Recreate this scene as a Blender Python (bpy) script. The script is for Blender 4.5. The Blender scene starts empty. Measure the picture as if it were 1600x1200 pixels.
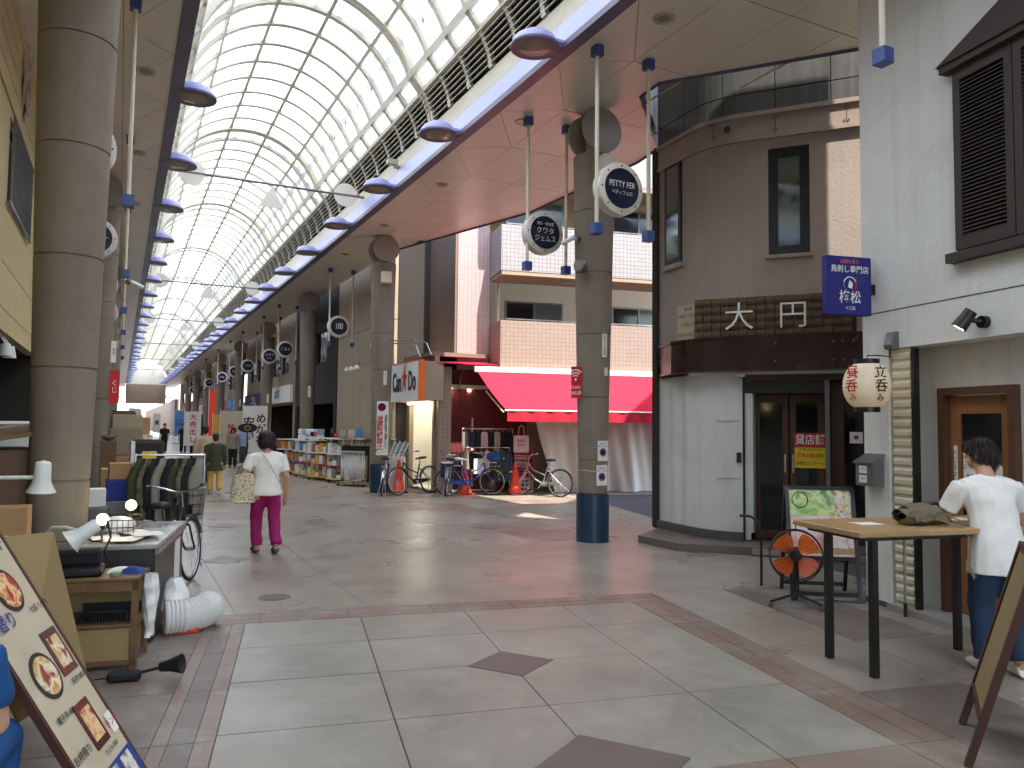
import bpy, bmesh, math, random
from mathutils import Vector, Matrix
random.seed(7)
R = math.radians
S = bpy.context.scene
COL = S.collection

# ------------------------------------------------------------------ camera, world, sun, exposure
cam_d = bpy.data.cameras.new('camera'); cam = bpy.data.objects.new('camera', cam_d); COL.objects.link(cam)
cam_d.sensor_width = 36; cam_d.lens = 27.0; cam_d.clip_start = 0.05; cam_d.clip_end = 1200
YAW, PITCH, ROLL = R(27.0), R(3.15), R(0.6)
fw = Vector((math.sin(YAW)*math.cos(PITCH), math.cos(YAW)*math.cos(PITCH), math.sin(PITCH)))
rt = Vector((math.cos(YAW), -math.sin(YAW), 0)); up = rt.cross(fw)
r2 = rt*math.cos(ROLL) + up*math.sin(ROLL); u2 = up*math.cos(ROLL) - rt*math.sin(ROLL)
mw = Matrix((r2, u2, -fw)).transposed().to_4x4(); mw.translation = (0, 0, 1.65)
cam.matrix_world = mw
S.camera = cam
SUN_EL, SUN_TRAVEL = R(61.0), Vector((-0.10, 0.99)).normalized()
w = bpy.data.worlds.new('World'); S.world = w; w.use_nodes = True
nt = w.node_tree; bgn = nt.nodes['Background']
sky = nt.nodes.new('ShaderNodeTexSky'); sky.sky_type = 'NISHITA'; sky.sun_disc = False
sky.sun_elevation = SUN_EL; sky.sun_rotation = math.atan2(-SUN_TRAVEL.x, -SUN_TRAVEL.y)
sky.air_density = 1.2; sky.dust_density = 2.0; sky.ozone_density = 1.0
nt.links.new(sky.outputs[0], bgn.inputs[0]); bgn.inputs[1].default_value = 0.15
sd = bpy.data.lights.new('sun', 'SUN'); sd.energy = 2.4; sd.angle = R(0.55); sd.color = (1, .95, .87)
sun = bpy.data.objects.new('sun', sd); COL.objects.link(sun)
sun.rotation_euler = Vector((SUN_TRAVEL.x*math.cos(SUN_EL), SUN_TRAVEL.y*math.cos(SUN_EL), -math.sin(SUN_EL))).to_track_quat('-Z', 'Y').to_euler()
vs = S.view_settings; vs.view_transform = 'Standard'; vs.look = 'None'; vs.gamma = 1; vs.use_curve_mapping = False
vs.exposure = 2.3
cy = S.cycles
cy.max_bounces = 9; cy.diffuse_bounces = 5; cy.glossy_bounces = 3; cy.transmission_bounces = 5; cy.transparent_max_bounces = 8
cy.sample_clamp_indirect = 6; cy.use_denoising = True; cy.caustics_reflective = False; cy.caustics_refractive = False
try: cy.denoiser = 'OPENIMAGEDENOISE'
except Exception: pass

# ------------------------------------------------------------------ materials
def lin(c):
    if isinstance(c, str): c = [int(c[i:i+2], 16) for i in (0, 2, 4)]
    return tuple((v/255/12.92 if v/255 <= .04045 else ((v/255+.055)/1.055)**2.4) for v in c)
MATS = {}
def M(name, col, rough=.6, var=.10, scale=2.5, bump=0.0, bscale=60.0, metal=0.0, rnd=0.0, dirt=0.0, dcol=(60, 52, 44), rvar=.08, spec=.5, emit=0, alpha=1, coat=0):
    """Principled paint/stone/metal with two scales of colour mottling, optional grain relief, per-object variation and dirt."""
    m = bpy.data.materials.new(name); m.use_nodes = True; MATS[name] = m
    n = m.node_tree.nodes; l = m.node_tree.links; b = n['Principled BSDF']
    g = n.new('ShaderNodeNewGeometry')
    c0 = lin(col)
    def noise(s, d=4, r=.55):
        t = n.new('ShaderNodeTexNoise'); t.inputs['Scale'].default_value = s; t.inputs['Detail'].default_value = d; t.inputs['Roughness'].default_value = r
        l.new(g.outputs['Position'], t.inputs['Vector']); return t
    t1 = noise(scale)
    mr = n.new('ShaderNodeMapRange'); mr.inputs[1].default_value = .25; mr.inputs[2].default_value = .75
    mr.inputs[3].default_value = 1-var; mr.inputs[4].default_value = 1+var
    l.new(t1.outputs[0], mr.inputs[0])
    val = mr.outputs[0]
    if rnd:
        oi = n.new('ShaderNodeObjectInfo'); m2 = n.new('ShaderNodeMapRange'); m2.inputs[3].default_value = 1-rnd; m2.inputs[4].default_value = 1+rnd
        l.new(oi.outputs['Random'], m2.inputs[0]); mm = n.new('ShaderNodeMath'); mm.operation = 'MULTIPLY'
        l.new(val, mm.inputs[0]); l.new(m2.outputs[0], mm.inputs[1]); val = mm.outputs[0]
    if bump:
        t2 = noise(bscale, 3, .6)
        m3 = n.new('ShaderNodeMapRange'); m3.inputs[1].default_value = .3; m3.inputs[2].default_value = .7; m3.inputs[3].default_value = 1-var*.8; m3.inputs[4].default_value = 1+var*.8
        l.new(t2.outputs[0], m3.inputs[0]); mm = n.new('ShaderNodeMath'); mm.operation = 'MULTIPLY'
        l.new(val, mm.inputs[0]); l.new(m3.outputs[0], mm.inputs[1]); val = mm.outputs[0]
        bp = n.new('ShaderNodeBump'); bp.inputs['Strength'].default_value = bump; bp.inputs['Distance'].default_value = .01
        l.new(t2.outputs[0], bp.inputs['Height']); l.new(bp.outputs[0], b.inputs['Normal'])
    mx = n.new('ShaderNodeMix'); mx.data_type = 'RGBA'; mx.blend_type = 'MULTIPLY'; mx.inputs[0].default_value = 1
    mx.inputs[6].default_value = (*c0, 1); l.new(val, mx.inputs[7])
    out = mx.outputs[2]
    if dirt:
        t3 = noise(scale*.7+.6, 8, .7)
        m4 = n.new('ShaderNodeMapRange'); m4.inputs[1].default_value = .48; m4.inputs[2].default_value = .78; m4.inputs[4].default_value = dirt
        l.new(t3.outputs[0], m4.inputs[0])
        md = n.new('ShaderNodeMix'); md.data_type = 'RGBA'; l.new(m4.outputs[0], md.inputs[0]); l.new(out, md.inputs[6]); md.inputs[7].default_value = (*lin(dcol), 1)
        out = md.outputs[2]
    l.new(out, b.inputs['Base Color'])
    m5 = n.new('ShaderNodeMapRange'); m5.inputs[1].default_value = .25; m5.inputs[2].default_value = .75; m5.inputs[3].default_value = max(.02, rough-rvar); m5.inputs[4].default_value = min(1, rough+rvar)
    l.new(t1.outputs[0], m5.inputs[0]); l.new(m5.outputs[0], b.inputs['Roughness'])
    b.inputs['Metallic'].default_value = metal; b.inputs['Specular IOR Level'].default_value = spec
    b.inputs['Coat Weight'].default_value = coat
    if emit:
        l.new(out, b.inputs['Emission Color']); b.inputs['Emission Strength'].default_value = emit
    b.inputs['Alpha'].default_value = alpha
    return m
def nodes_of(m): return m.node_tree.nodes, m.node_tree.links, m.node_tree.nodes['Principled BSDF']

M('stone', (148, 141, 128), .38, .10, 1.4, .05, 260, rnd=.06, dirt=.35, dcol=(88, 85, 78), rvar=.1)
M('stone_far', (150, 138, 123), .32, .12, 1.1, .05, 200, rnd=.07, dirt=.35, dcol=(86, 80, 73), rvar=.1)
M('stone_dark', (108, 97, 90), .45, .10, 3, .05, 260, rnd=.08)
M('stone_pink', (128, 103, 88), .45, .12, 2.2, .05, 220, rnd=.08, dirt=.3, dcol=(120, 100, 88))
M('stone_brown', (108, 95, 85), .5, .12, 2.2, .05, 220, rnd=.10, dirt=.3, dcol=(100, 88, 80))
M('joint', (88, 82, 74), .85, .1)
M('asphalt', (72, 72, 76), .9, .12, 1.2, .25, 220)
M('kerb', (150, 145, 140), .7, .1, 2, .1, 120)
M('column_stone', (132, 122, 107), .82, .12, 1.6, .2, 110, dirt=.4, dcol=(98, 88, 76))
M('column_blue', (42, 66, 88), .35, .08, 3, metal=.3)
M('cream_panel', (228, 220, 206), .34, .05, .8, rnd=.02, rvar=.05)
M('cream_steel', (182, 176, 156), .45, .05, 1.5, dirt=.25, dcol=(170, 158, 130))
M('fascia', (92, 88, 112), .4, .06, 1)
M('lilac', (168, 172, 214), .35, .06, 1)
M('lilac_dome', (150, 152, 204), .32, .05, 2)
M('pole_cream', (222, 214, 192), .4, .04)
M('block_blue', (62, 86, 146), .4, .06)
M('disc_grey', (158, 150, 140), .5, .05)
M('sign_navy', (22, 32, 58), .3, .05)
M('sign_rim', (222, 218, 210), .4, .04)
M('white_paint', (236, 236, 230), .55, .03, 1.2)
M('white_text', (240, 240, 236), .6, .02)
M('stucco', (226, 226, 220), .9, .04, 1.2, .5, 34, dirt=.15, dcol=(178, 176, 168))
M('plaster_white', (218, 218, 214), .85, .05, .9, .15, 30, dirt=.3, dcol=(150, 144, 134))
M('brown_stucco', (172, 158, 148), .9, .06, 1, .35, 26, dirt=.2, dcol=(108, 94, 84))
M('cornice_brown', (164, 148, 134), .5, .05, 2, dirt=.2)
M('panel_grey', (84, 84, 80), .45, .12, 1.5, .08, 90, dirt=.35, dcol=(60, 58, 54))
M('maroon', (52, 26, 26), .28, .12, 2, dirt=.3, dcol=(80, 50, 44))
M('dark_wood', (84, 54, 36), .5, .15, 5, .1, 60)
M('door_wood', (140, 92, 56), .45, .12, 4, .1, 50)
M('table_wood', (172, 138, 94), .4, .12, 4, .06, 60)
M('shelf_wood', (112, 82, 54), .55, .15, 5, .12, 60)
M('shutter_brown', (62, 52, 46), .7, .12, 4, .15, 60)
M('black_metal', (24, 24, 25), .4, .1)
M('black_plastic', (22, 22, 23), .5, .1)
M('dark_frame', (30, 34, 38), .4, .08)
M('grey_metal', (122, 124, 124), .4, .08, metal=.6)
M('steel', (190, 190, 188), .28, .06, metal=.9)
M('chrome', (210, 210, 212), .18, .04, metal=1)
M('roller', (208, 200, 174), .5, .06, 1, dirt=.3, dcol=(150, 138, 112))
M('red_awning', (206, 40, 66), .75, .05, 1.5, .05, 300)
M('red_dark', (112, 40, 38), .7, .08, 2)
M('red_sign', (196, 32, 42), .5, .04)
M('cone_red', (226, 62, 36), .45, .06)
M('orange', (224, 102, 34), .4, .06)
M('yellow', (236, 206, 40), .5, .04)
M('blue_sign', (34, 34, 120), .4, .05)
M('navy', (30, 36, 70), .6, .06)
M('paper', (232, 230, 222), .8, .03)
M('cream_sign', (198, 184, 156), .7, .06, 3, dirt=.2)
M('text_black', (24, 22, 22), .7, .05)
M('text_red', (190, 34, 34), .7, .05)
M('text_blue', (40, 60, 140), .7, .05)
M('wall_tan', (150, 132, 112), .85, .06, 1)
M('wall_beige', (166, 152, 128), .8, .05, .8, dirt=.2, dcol=(130, 118, 98))
M('wall_darkbrown', (124, 106, 92), .85, .08, .7)
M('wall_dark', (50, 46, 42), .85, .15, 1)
M('wall_inside', (226, 222, 208), .8, .04)
M('siding', (190, 176, 128), .7, .06, 1.5, dirt=.25, dcol=(150, 136, 96))
M('curtain_sheet', (222, 218, 208), .8, .05, 1.5, dirt=.2, dcol=(170, 158, 140))
M('cardboard', (176, 138, 96), .8, .08, 4)
M('rubber', (20, 20, 20), .75, .1)
M('skin', (196, 150, 122), .55, .06, 8)
M('hair_dark', (40, 26, 22), .55, .35, 30, .5, 220)
M('hair_black', (24, 20, 19), .5, .25, 25, .4, 160)
M('tee_white', (236, 232, 226), .9, .04, 6, .12, 60)
M('magenta', (150, 22, 96), .85, .07, 6, .12, 50)
M('denim', (36, 56, 82), .9, .16, 9, .2, 90)
M('white_shoe', (232, 230, 220), .6, .04)
M('grey_shoe', (80, 78, 74), .7, .1)
M('beige_cloth', (190, 172, 148), .9, .06, 6, .1, 60)
M('olive_cloth', (62, 66, 44), .9, .12, 6, .1, 60)
M('mustard', (212, 168, 78), .9, .08, 6)
M('dark_cloth', (30, 30, 34), .9, .15, 6)
M('grey_cloth', (140, 134, 122), .9, .1, 6)
M('green_dark_cloth', (70, 82, 70), .9, .1, 6)
M('pink_cloth', (226, 190, 196), .9, .06, 6)
M('blue_cloth', (22, 74, 130), .85, .12, 6)
M('blue_light', (150, 176, 206), .85, .06, 6)
M('bag_canvas', (110, 100, 78), .85, .12, 10, .2, 120)
M('plastic_clear', (226, 228, 230), .25, .06, 8)
M('plastic_bag', (232, 232, 228), .35, .05, 6, .25, 25)
M('lamp_white', (222, 224, 218), .35, .03)
M('brown_board', (70, 42, 32), .5, .12, 5)
M('tan_board', (150, 128, 88), .7, .07, 2)
M('counter_dark', (66, 66, 66), .35, .1, 2, metal=.3)
M('counter_top', (186, 190, 186), .22, .08, 3, metal=.4)
M('green_goods', (120, 150, 110), .7, .1, 8); M('brown_goods', (180, 110, 70), .6, .12, 8); M('blue_goods', (90, 140, 200), .5, .1, 8)
M('bulb', (255, 226, 170), .4, 0, emit=5.0)
M('bulb_dim', (255, 214, 150), .4, 0, emit=1.6)
M('tube_light', (255, 250, 235), .4, 0, emit=7.0)
M('lantern_paper', (236, 222, 196), .8, .03, 3)
M('glass_lamp', (150, 140, 126), .15, .04)

def glass_mat(name, col, rough, alpha):
    m = M(name, col, rough, .05, 2); n, l, b = nodes_of(m); b.inputs['Alpha'].default_value = alpha; return m
glass_mat('glass_dark', (22, 26, 28), .06, .93)
glass_mat('glass_soft', (96, 104, 106), .08, .92)
M('glass_reflecting', (120, 128, 126), .08, .25, 3, metal=.75)
def patterned(name, kind, c1, c2, c3=None, sx=1, sy=1, mortar=.04, rough=.6):
    """tile / stripe / plaid patterns too fine to build, on world or object coordinates"""
    m = M(name, c1, rough, .05); n, l, b = nodes_of(m)
    tc = n.new('ShaderNodeTexCoord'); mp = n.new('ShaderNodeMapping'); l.new(tc.outputs['Object'], mp.inputs[0])
    mp.inputs['Rotation'].default_value = (R(90), 0, 0) if kind == 'tile_wall' else (0, 0, 0)
    if kind == 'tile_wall':
        t = n.new('ShaderNodeTexBrick'); t.offset = 0; t.inputs['Scale'].default_value = 1
        t.inputs['Brick Width'].default_value = sx; t.inputs['Row Height'].default_value = sy; t.inputs['Mortar Size'].default_value = mortar
        t.inputs['Color1'].default_value = (*lin(c1), 1); t.inputs['Color2'].default_value = (*lin(c2), 1); t.inputs['Mortar'].default_value = (*lin(c3), 1)
        l.new(mp.outputs[0], t.inputs[0]); l.new(t.outputs[0], b.inputs['Base Color'])
    elif kind == 'spots':
        t = n.new('ShaderNodeTexVoronoi'); t.inputs['Scale'].default_value = sx; l.new(mp.outputs[0], t.inputs[0])
        r = n.new('ShaderNodeValToRGB'); r.color_ramp.interpolation = 'CONSTANT'
        r.color_ramp.elements[0].color = (*lin(c2), 1); r.color_ramp.elements[1].color = (*lin(c1), 1); r.color_ramp.elements[1].position = sy
        l.new(t.outputs[0], r.inputs[0]); l.new(r.outputs[0], b.inputs['Base Color'])
    elif kind == 'print':
        t = n.new('ShaderNodeTexNoise'); t.inputs['Scale'].default_value = sx; t.inputs['Detail'].default_value = 3; t.inputs['Distortion'].default_value = .6; l.new(mp.outputs[0], t.inputs[0])
        r = n.new('ShaderNodeValToRGB'); cs = [c1, c2] + ([c3] if c3 else [])
        for i, c in enumerate(cs):
            e = r.color_ramp.elements[i] if i < 2 else r.color_ramp.elements.new(.5)
            e.color = (*lin(c), 1); e.position = .36 + .28*i/max(1, len(cs)-1)
        l.new(t.outputs[0], r.inputs[0]); l.new(r.outputs[0], b.inputs['Base Color'])
    return m
patterned('tile_beige', 'tile_wall', (148, 131, 118), (142, 125, 112), (122, 106, 94), .105, .105, .007)
patterned('tile_white', 'tile_wall', (150, 147, 144), (143, 140, 137), (112, 108, 106), .105, .105, .007)
patterned('tile_pink', 'tile_wall', (186, 162, 158), (178, 154, 150), (140, 120, 116), .105, .05, .005)
patterned('tote_pattern', 'spots', (214, 202, 170), (84, 72, 40), None, 34, .30)
patterned('dots_cloth', 'spots', (34, 38, 56), (220, 214, 200), None, 14, .25)
patterned('camo', 'print', (54, 60, 38), (104, 100, 72), (40, 38, 30), 9)
patterned('food_green', 'print', (70, 120, 40), (206, 222, 150), (130, 176, 60), 7, rough=.35)
patterned('food_pink', 'print', (196, 120, 118), (236, 214, 204), (222, 176, 168), 5, rough=.35)
patterned('food_bowl', 'print', (180, 50, 36), (236, 210, 150), (206, 100, 70), 16, rough=.5)
patterned('food_plate', 'print', (150, 60, 40), (240, 230, 196), (206, 150, 70), 14, rough=.5)
patterned('bamboo_old', 'print', (24, 18, 14), (112, 84, 50), (44, 32, 22), 5)
patterned('goods_mix', 'print', (90, 100, 110), (232, 226, 210), (196, 176, 140), 12)
patterned('goods_dark', 'print', (30, 32, 38), (190, 186, 178), (70, 74, 84), 14)

# worn cement haze and scuffs on the paving
for nm in ('stone', 'stone_far', 'stone_pink', 'stone_brown'):
    n, l, b = nodes_of(MATS[nm]); src = b.inputs['Base Color'].links[0].from_socket
    g = n.new('ShaderNodeNewGeometry'); prev = src
    for sc, lo, hi, amt, colr in ((.6, .47, .64, .38, (178, 173, 160)), (2.6, .50, .66, .34, (180, 175, 162)), (1.1, .52, .72, .36, (84, 78, 70)), (150, .50, .60, .30, (82, 78, 72)), (170, .52, .62, .22, (196, 192, 182))):
        t = n.new('ShaderNodeTexNoise'); t.inputs['Scale'].default_value = sc; t.inputs['Detail'].default_value = 7; t.inputs['Roughness'].default_value = .66; t.inputs['Distortion'].default_value = .5
        l.new(g.outputs['Position'], t.inputs['Vector'])
        mr = n.new('ShaderNodeMapRange'); mr.inputs[1].default_value = lo; mr.inputs[2].default_value = hi; mr.inputs[4].default_value = amt; l.new(t.outputs[0], mr.inputs[0])
        mx = n.new('ShaderNodeMix'); mx.data_type = 'RGBA'; l.new(mr.outputs[0], mx.inputs[0]); l.new(prev, mx.inputs[6]); mx.inputs[7].default_value = (*lin(colr), 1); prev = mx.outputs[2]
    l.new(prev, b.inputs['Base Color'])
# rain streaks, hand marks and grime on walls and columns
for nm, colr, amt in (('stucco', (176, 172, 160), .22), ('column_stone', (90, 82, 72), .24), ('brown_stucco', (128, 114, 102), .14), ('plaster_white', (160, 154, 142), .18), ('wall_beige', (120, 108, 90), .4), ('panel_grey', (120, 116, 108), .4)):
    n, l, b = nodes_of(MATS[nm]); prev = b.inputs['Base Color'].links[0].from_socket; g = n.new('ShaderNodeNewGeometry')
    for sx, sz, lo, hi, a_ in ((9, .35, .50, .72, amt), (1.4, 1.4, .54, .74, amt*.7), (30, 30, .64, .72, amt*.6)):
        mp = n.new('ShaderNodeMapping'); mp.inputs['Scale'].default_value = (sx, sx, sz); l.new(g.outputs['Position'], mp.inputs[0])
        t = n.new('ShaderNodeTexNoise'); t.inputs['Scale'].default_value = 1; t.inputs['Detail'].default_value = 6; t.inputs['Roughness'].default_value = .65; l.new(mp.outputs[0], t.inputs['Vector'])
        mr = n.new('ShaderNodeMapRange'); mr.inputs[1].default_value = lo; mr.inputs[2].default_value = hi; mr.inputs[4].default_value = a_; l.new(t.outputs[0], mr.inputs[0])
        mx = n.new('ShaderNodeMix'); mx.data_type = 'RGBA'; l.new(mr.outputs[0], mx.inputs[0]); l.new(prev, mx.inputs[6]); mx.inputs[7].default_value = (*lin(colr), 1); prev = mx.outputs[2]
    l.new(prev, b.inputs['Base Color'])
# vault glazing: milky sheet that scatters daylight into the arcade
gm = bpy.data.materials.new('milky_sheet'); gm.use_nodes = True; MATS['milky_sheet'] = gm
n = gm.node_tree.nodes; l = gm.node_tree.links; n.clear()
o_ = n.new('ShaderNodeOutputMaterial'); tr = n.new('ShaderNodeBsdfTranslucent'); tr.inputs[0].default_value = (.93, .95, .97, 1)
df = n.new('ShaderNodeBsdfDiffuse'); df.inputs[0].default_value = (.84, .83, .8, 1)
g_ = n.new('ShaderNodeNewGeometry'); mp_ = n.new('ShaderNodeMapping'); mp_.inputs['Scale'].default_value = (2.2, .5, 2.2); l.new(g_.outputs['Position'], mp_.inputs[0])
tx = n.new('ShaderNodeTexNoise'); tx.inputs['Scale'].default_value = 1.3; tx.inputs['Detail'].default_value = 5; l.new(mp_.outputs[0], tx.inputs['Vector'])
oi_ = n.new('ShaderNodeObjectInfo'); ad = n.new('ShaderNodeMath'); ad.operation = 'MULTIPLY_ADD'; ad.inputs[1].default_value = .35; l.new(oi_.outputs['Random'], ad.inputs[0]); l.new(tx.outputs[0], ad.inputs[2])
rp_ = n.new('ShaderNodeValToRGB'); rp_.color_ramp.elements[0].position = .35; rp_.color_ramp.elements[0].color = (.95, .96, .97, 1); rp_.color_ramp.elements[1].position = .95; rp_.color_ramp.elements[1].color = (.66, .72, .78, 1)
l.new(ad.outputs[0], rp_.inputs[0]); l.new(rp_.outputs[0], tr.inputs[0])
mx = n.new('ShaderNodeMixShader'); mx.inputs[0].default_value = .10; l.new(tr.outputs[0], mx.inputs[1]); l.new(df.outputs[0], mx.inputs[2]); l.new(mx.outputs[0], o_.inputs[0])
# paper lantern and thin cloth let light through
def thin(name, col, t):
    m = bpy.data.materials.new(name); m.use_nodes = True; MATS[name] = m
    n = m.node_tree.nodes; l = m.node_tree.links; n.clear()
    o_ = n.new('ShaderNodeOutputMaterial'); a = n.new('ShaderNodeBsdfTranslucent'); b = n.new('ShaderNodeBsdfDiffuse'); x = n.new('ShaderNodeMixShader')
    a.inputs[0].default_value = (*lin(col), 1); b.inputs[0].default_value = (*lin(col), 1); x.inputs[0].default_value = 1-t
    l.new(a.outputs[0], x.inputs[1]); l.new(b.outputs[0], x.inputs[2]); l.new(x.outputs[0], o_.inputs[0])
thin('awning_cloth', (178, 48, 64), .06)
thin('lantern_skin', (240, 234, 220), .35)
thin('duct_skin', (236, 236, 232), .3)

# ------------------------------------------------------------------ mesh helpers
class MB:
    def __init__(s): s.v = []; s.f = []
    def add(s, vs, fs):
        o = len(s.v); s.v += [tuple(p) for p in vs]; s.f += [tuple(i+o for i in f) for f in fs]; return s
    def box(s, x0, x1, y0, y1, z0, z1, bev=0):
        if bev <= 0:
            return s.add([(x, y, z) for x in (x0, x1) for y in (y0, y1) for z in (z0, z1)], [(0, 1, 3, 2), (4, 6, 7, 5), (0, 4, 5, 1), (2, 3, 7, 6), (0, 2, 6, 4), (1, 5, 7, 3)])
        bm = bmesh.new(); bmesh.ops.create_cube(bm, size=1)
        for v in bm.verts: v.co = Vector(((x0+x1)/2+v.co.x*(x1-x0), (y0+y1)/2+v.co.y*(y1-y0), (z0+z1)/2+v.co.z*(z1-z0)))
        bmesh.ops.bevel(bm, geom=list(bm.edges), offset=bev, segments=1, affect='EDGES')
        bm.verts.index_update(); s.add([v.co for v in bm.verts], [[v.index for v in f.verts] for f in bm.faces]); bm.free(); return s
    def obox(s, p, q, wx, wz, upv=(0, 0, 1)):
        """rectangular bar from p to q: width wx sideways, wz along upv"""
        p, q = Vector(p), Vector(q); t = (q-p).normalized(); u = Vector(upv)
        sd_ = t.cross(u)
        if sd_.length < 1e-4: sd_ = t.cross(Vector((0, 1, 0)))
        sd_.normalize(); u = sd_.cross(t).normalized()
        c = [a*sd_*wx/2+b*u*wz/2 for a, b in ((-1, -1), (1, -1), (1, 1), (-1, 1))]
        return s.add([p+k for k in c]+[q+k for k in c], [(3, 2, 1, 0), (4, 5, 6, 7)]+[(i, (i+1) % 4, 4+(i+1) % 4, 4+i) for i in range(4)])
    def cyl(s, p, q, r0, r1=None, n=12, caps=True):
        return s.tube([p, q], [r0, r0 if r1 is None else r1], n, caps)
    def tube(s, path, rad, n=8, caps=True, closed=False, side=None):
        P = [Vector(p) for p in path]; m = len(P)
        if not hasattr(rad, '__len__'): rad = [rad]*m
        vs = []; prev = None
        for i, p in enumerate(P):
            if closed: t = P[(i+1) % m]-P[i-1]
            else: t = P[min(i+1, m-1)]-P[max(i-1, 0)]
            t = t.normalized() if t.length > 1e-9 else Vector((0, 0, 1))
            if side is not None: a = Vector(side)-t*t.dot(Vector(side))
            elif prev is None: a = t.orthogonal()
            else: a = prev-t*t.dot(prev)
            if a.length < 1e-5: a = t.orthogonal()
            a.normalize(); prev = a; b = t.cross(a)
            r = rad[i]; rx, ry = r if hasattr(r, '__len__') else (r, r)
            vs += [p+a*rx*math.cos(2*math.pi*k/n)+b*ry*math.sin(2*math.pi*k/n) for k in range(n)]
        fs = []
        for i in range(m if closed else m-1):
            j = (i+1) % m
            fs += [(i*n+k, i*n+(k+1) % n, j*n+(k+1) % n, j*n+k) for k in range(n)]
        if caps and not closed: fs += [tuple(reversed(range(n))), tuple(range((m-1)*n, m*n))]
        return s.add(vs, fs)
    def lathe(s, prof, n=24, c=(0, 0, 0), axis='z'):
        vs = []; fs = []; m = len(prof)
        for r, z in prof:
            for k in range(n):
                a = 2*math.pi*k/n; x, y = r*math.cos(a), r*math.sin(a)
                q = (x, y, z) if axis == 'z' else ((x, z, y) if axis == 'y' else (z, x, y))
                vs.append((c[0]+q[0], c[1]+q[1], c[2]+q[2]))
        for i in range(m-1): fs += [(i*n+k, i*n+(k+1) % n, (i+1)*n+(k+1) % n, (i+1)*n+k) for k in range(n)]
        if prof[0][0] > 1e-6: fs.append(tuple(reversed(range(n))))
        if prof[-1][0] > 1e-6: fs.append(tuple(range((m-1)*n, m*n)))
        return s.add(vs, fs)
    def prism(s, poly, z0, z1):
        k = len(poly)
        return s.add([(x, y, z0) for x, y in poly]+[(x, y, z1) for x, y in poly], [tuple(reversed(range(k))), tuple(range(k, 2*k))]+[(i, (i+1) % k, k+(i+1) % k, k+i) for i in range(k)])
    def slab(s, pts, off):
        """closed plate: polygon pts (3D) extruded by vector off"""
        k = len(pts); off = Vector(off); P = [Vector(p) for p in pts]
        return s.add(P+[p+off for p in P], [tuple(reversed(range(k))), tuple(range(k, 2*k))]+[(i, (i+1) % k, k+(i+1) % k, k+i) for i in range(k)])
    def ball(s, c, r, nu=14, nv=9):
        rx, ry, rz = r if hasattr(r, '__len__') else (r, r, r)
        prof = [(math.sin(math.pi*i/nv), -math.cos(math.pi*i/nv)) for i in range(nv+1)]
        o = len(s.v); s.lathe(prof, nu)
        s.v[o:] = [(c[0]+x*rx, c[1]+y*ry, c[2]+z*rz) for x, y, z in s.v[o:]]
        return s
    def grid(s, fn, nu, nv):
        o = [fn(i/nu, j/nv) for j in range(nv+1) for i in range(nu+1)]
        return s.add(o, [(j*(nu+1)+i, j*(nu+1)+i+1, (j+1)*(nu+1)+i+1, (j+1)*(nu+1)+i) for j in range(nv) for i in range(nu)])
    def mesh(s, name, mat, smooth=0):
        me = bpy.data.meshes.new(name); me.from_pydata(s.v, [], s.f)
        bm = bmesh.new(); bm.from_mesh(me); bmesh.ops.remove_doubles(bm, verts=bm.verts, dist=1e-5); bmesh.ops.recalc_face_normals(bm, faces=bm.faces); bm.to_mesh(me); bm.free()
        me.materials.append(MATS[mat] if isinstance(mat, str) else mat)
        if smooth:
            me.shade_smooth(); me.set_sharp_from_angle(angle=R(smooth))
        return me
    def build(s, name, mat, parent=None, smooth=0, loc=(0, 0, 0), rot=(0, 0, 0)):
        return put(name, s.mesh(name, mat, smooth), parent, loc, rot)
def put(name, me, parent=None, loc=(0, 0, 0), rot=(0, 0, 0)):
    o = bpy.data.objects.new(name, me); COL.objects.link(o); o.location = loc; o.rotation_euler = rot
    if parent: o.parent = parent
    return o
def tag(o, label=None, cat=None, group=None, kind=None):
    for k, v in (('label', label), ('category', cat), ('group', group), ('kind', kind)):
        if v: o[k] = v
    return o
def thing(name, label, cat, loc=(0, 0, 0), rz=0, group=None):
    o = bpy.data.objects.new(name, None); COL.objects.link(o); o.empty_display_size = .2
    o.location = loc; o.rotation_euler = (0, 0, rz); return tag(o, label, cat, group, 'thing')
def copy_tree(o, parent=None):
    c = o.copy(); COL.objects.link(c); c.parent = parent
    for ch in list(o.children): copy_tree(ch, c)
    return c
def dup(root, loc, rz=None, label=None, group=None):
    c = copy_tree(root); c.location = loc
    if rz is not None: c.rotation_euler = (0, 0, rz)
    if label: c['label'] = label
    if group: c['group'] = group
    return c
def bx(name, mat, parent, *a, bev=0, smooth=0): return MB().box(*a, bev=bev).build(name, mat, parent, smooth)
_tc = {}
TMP = bpy.data.scenes.new('scratch')
def evaluated_mesh(ob):
    """mesh of an object with its modifiers, evaluated alone in a scratch scene"""
    TMP.collection.objects.link(ob); vl = TMP.view_layers[0]; vl.update(); dg = vl.depsgraph; dg.update()
    me = bpy.data.meshes.new_from_object(ob.evaluated_get(dg)); bpy.data.objects.remove(ob); return me
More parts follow.
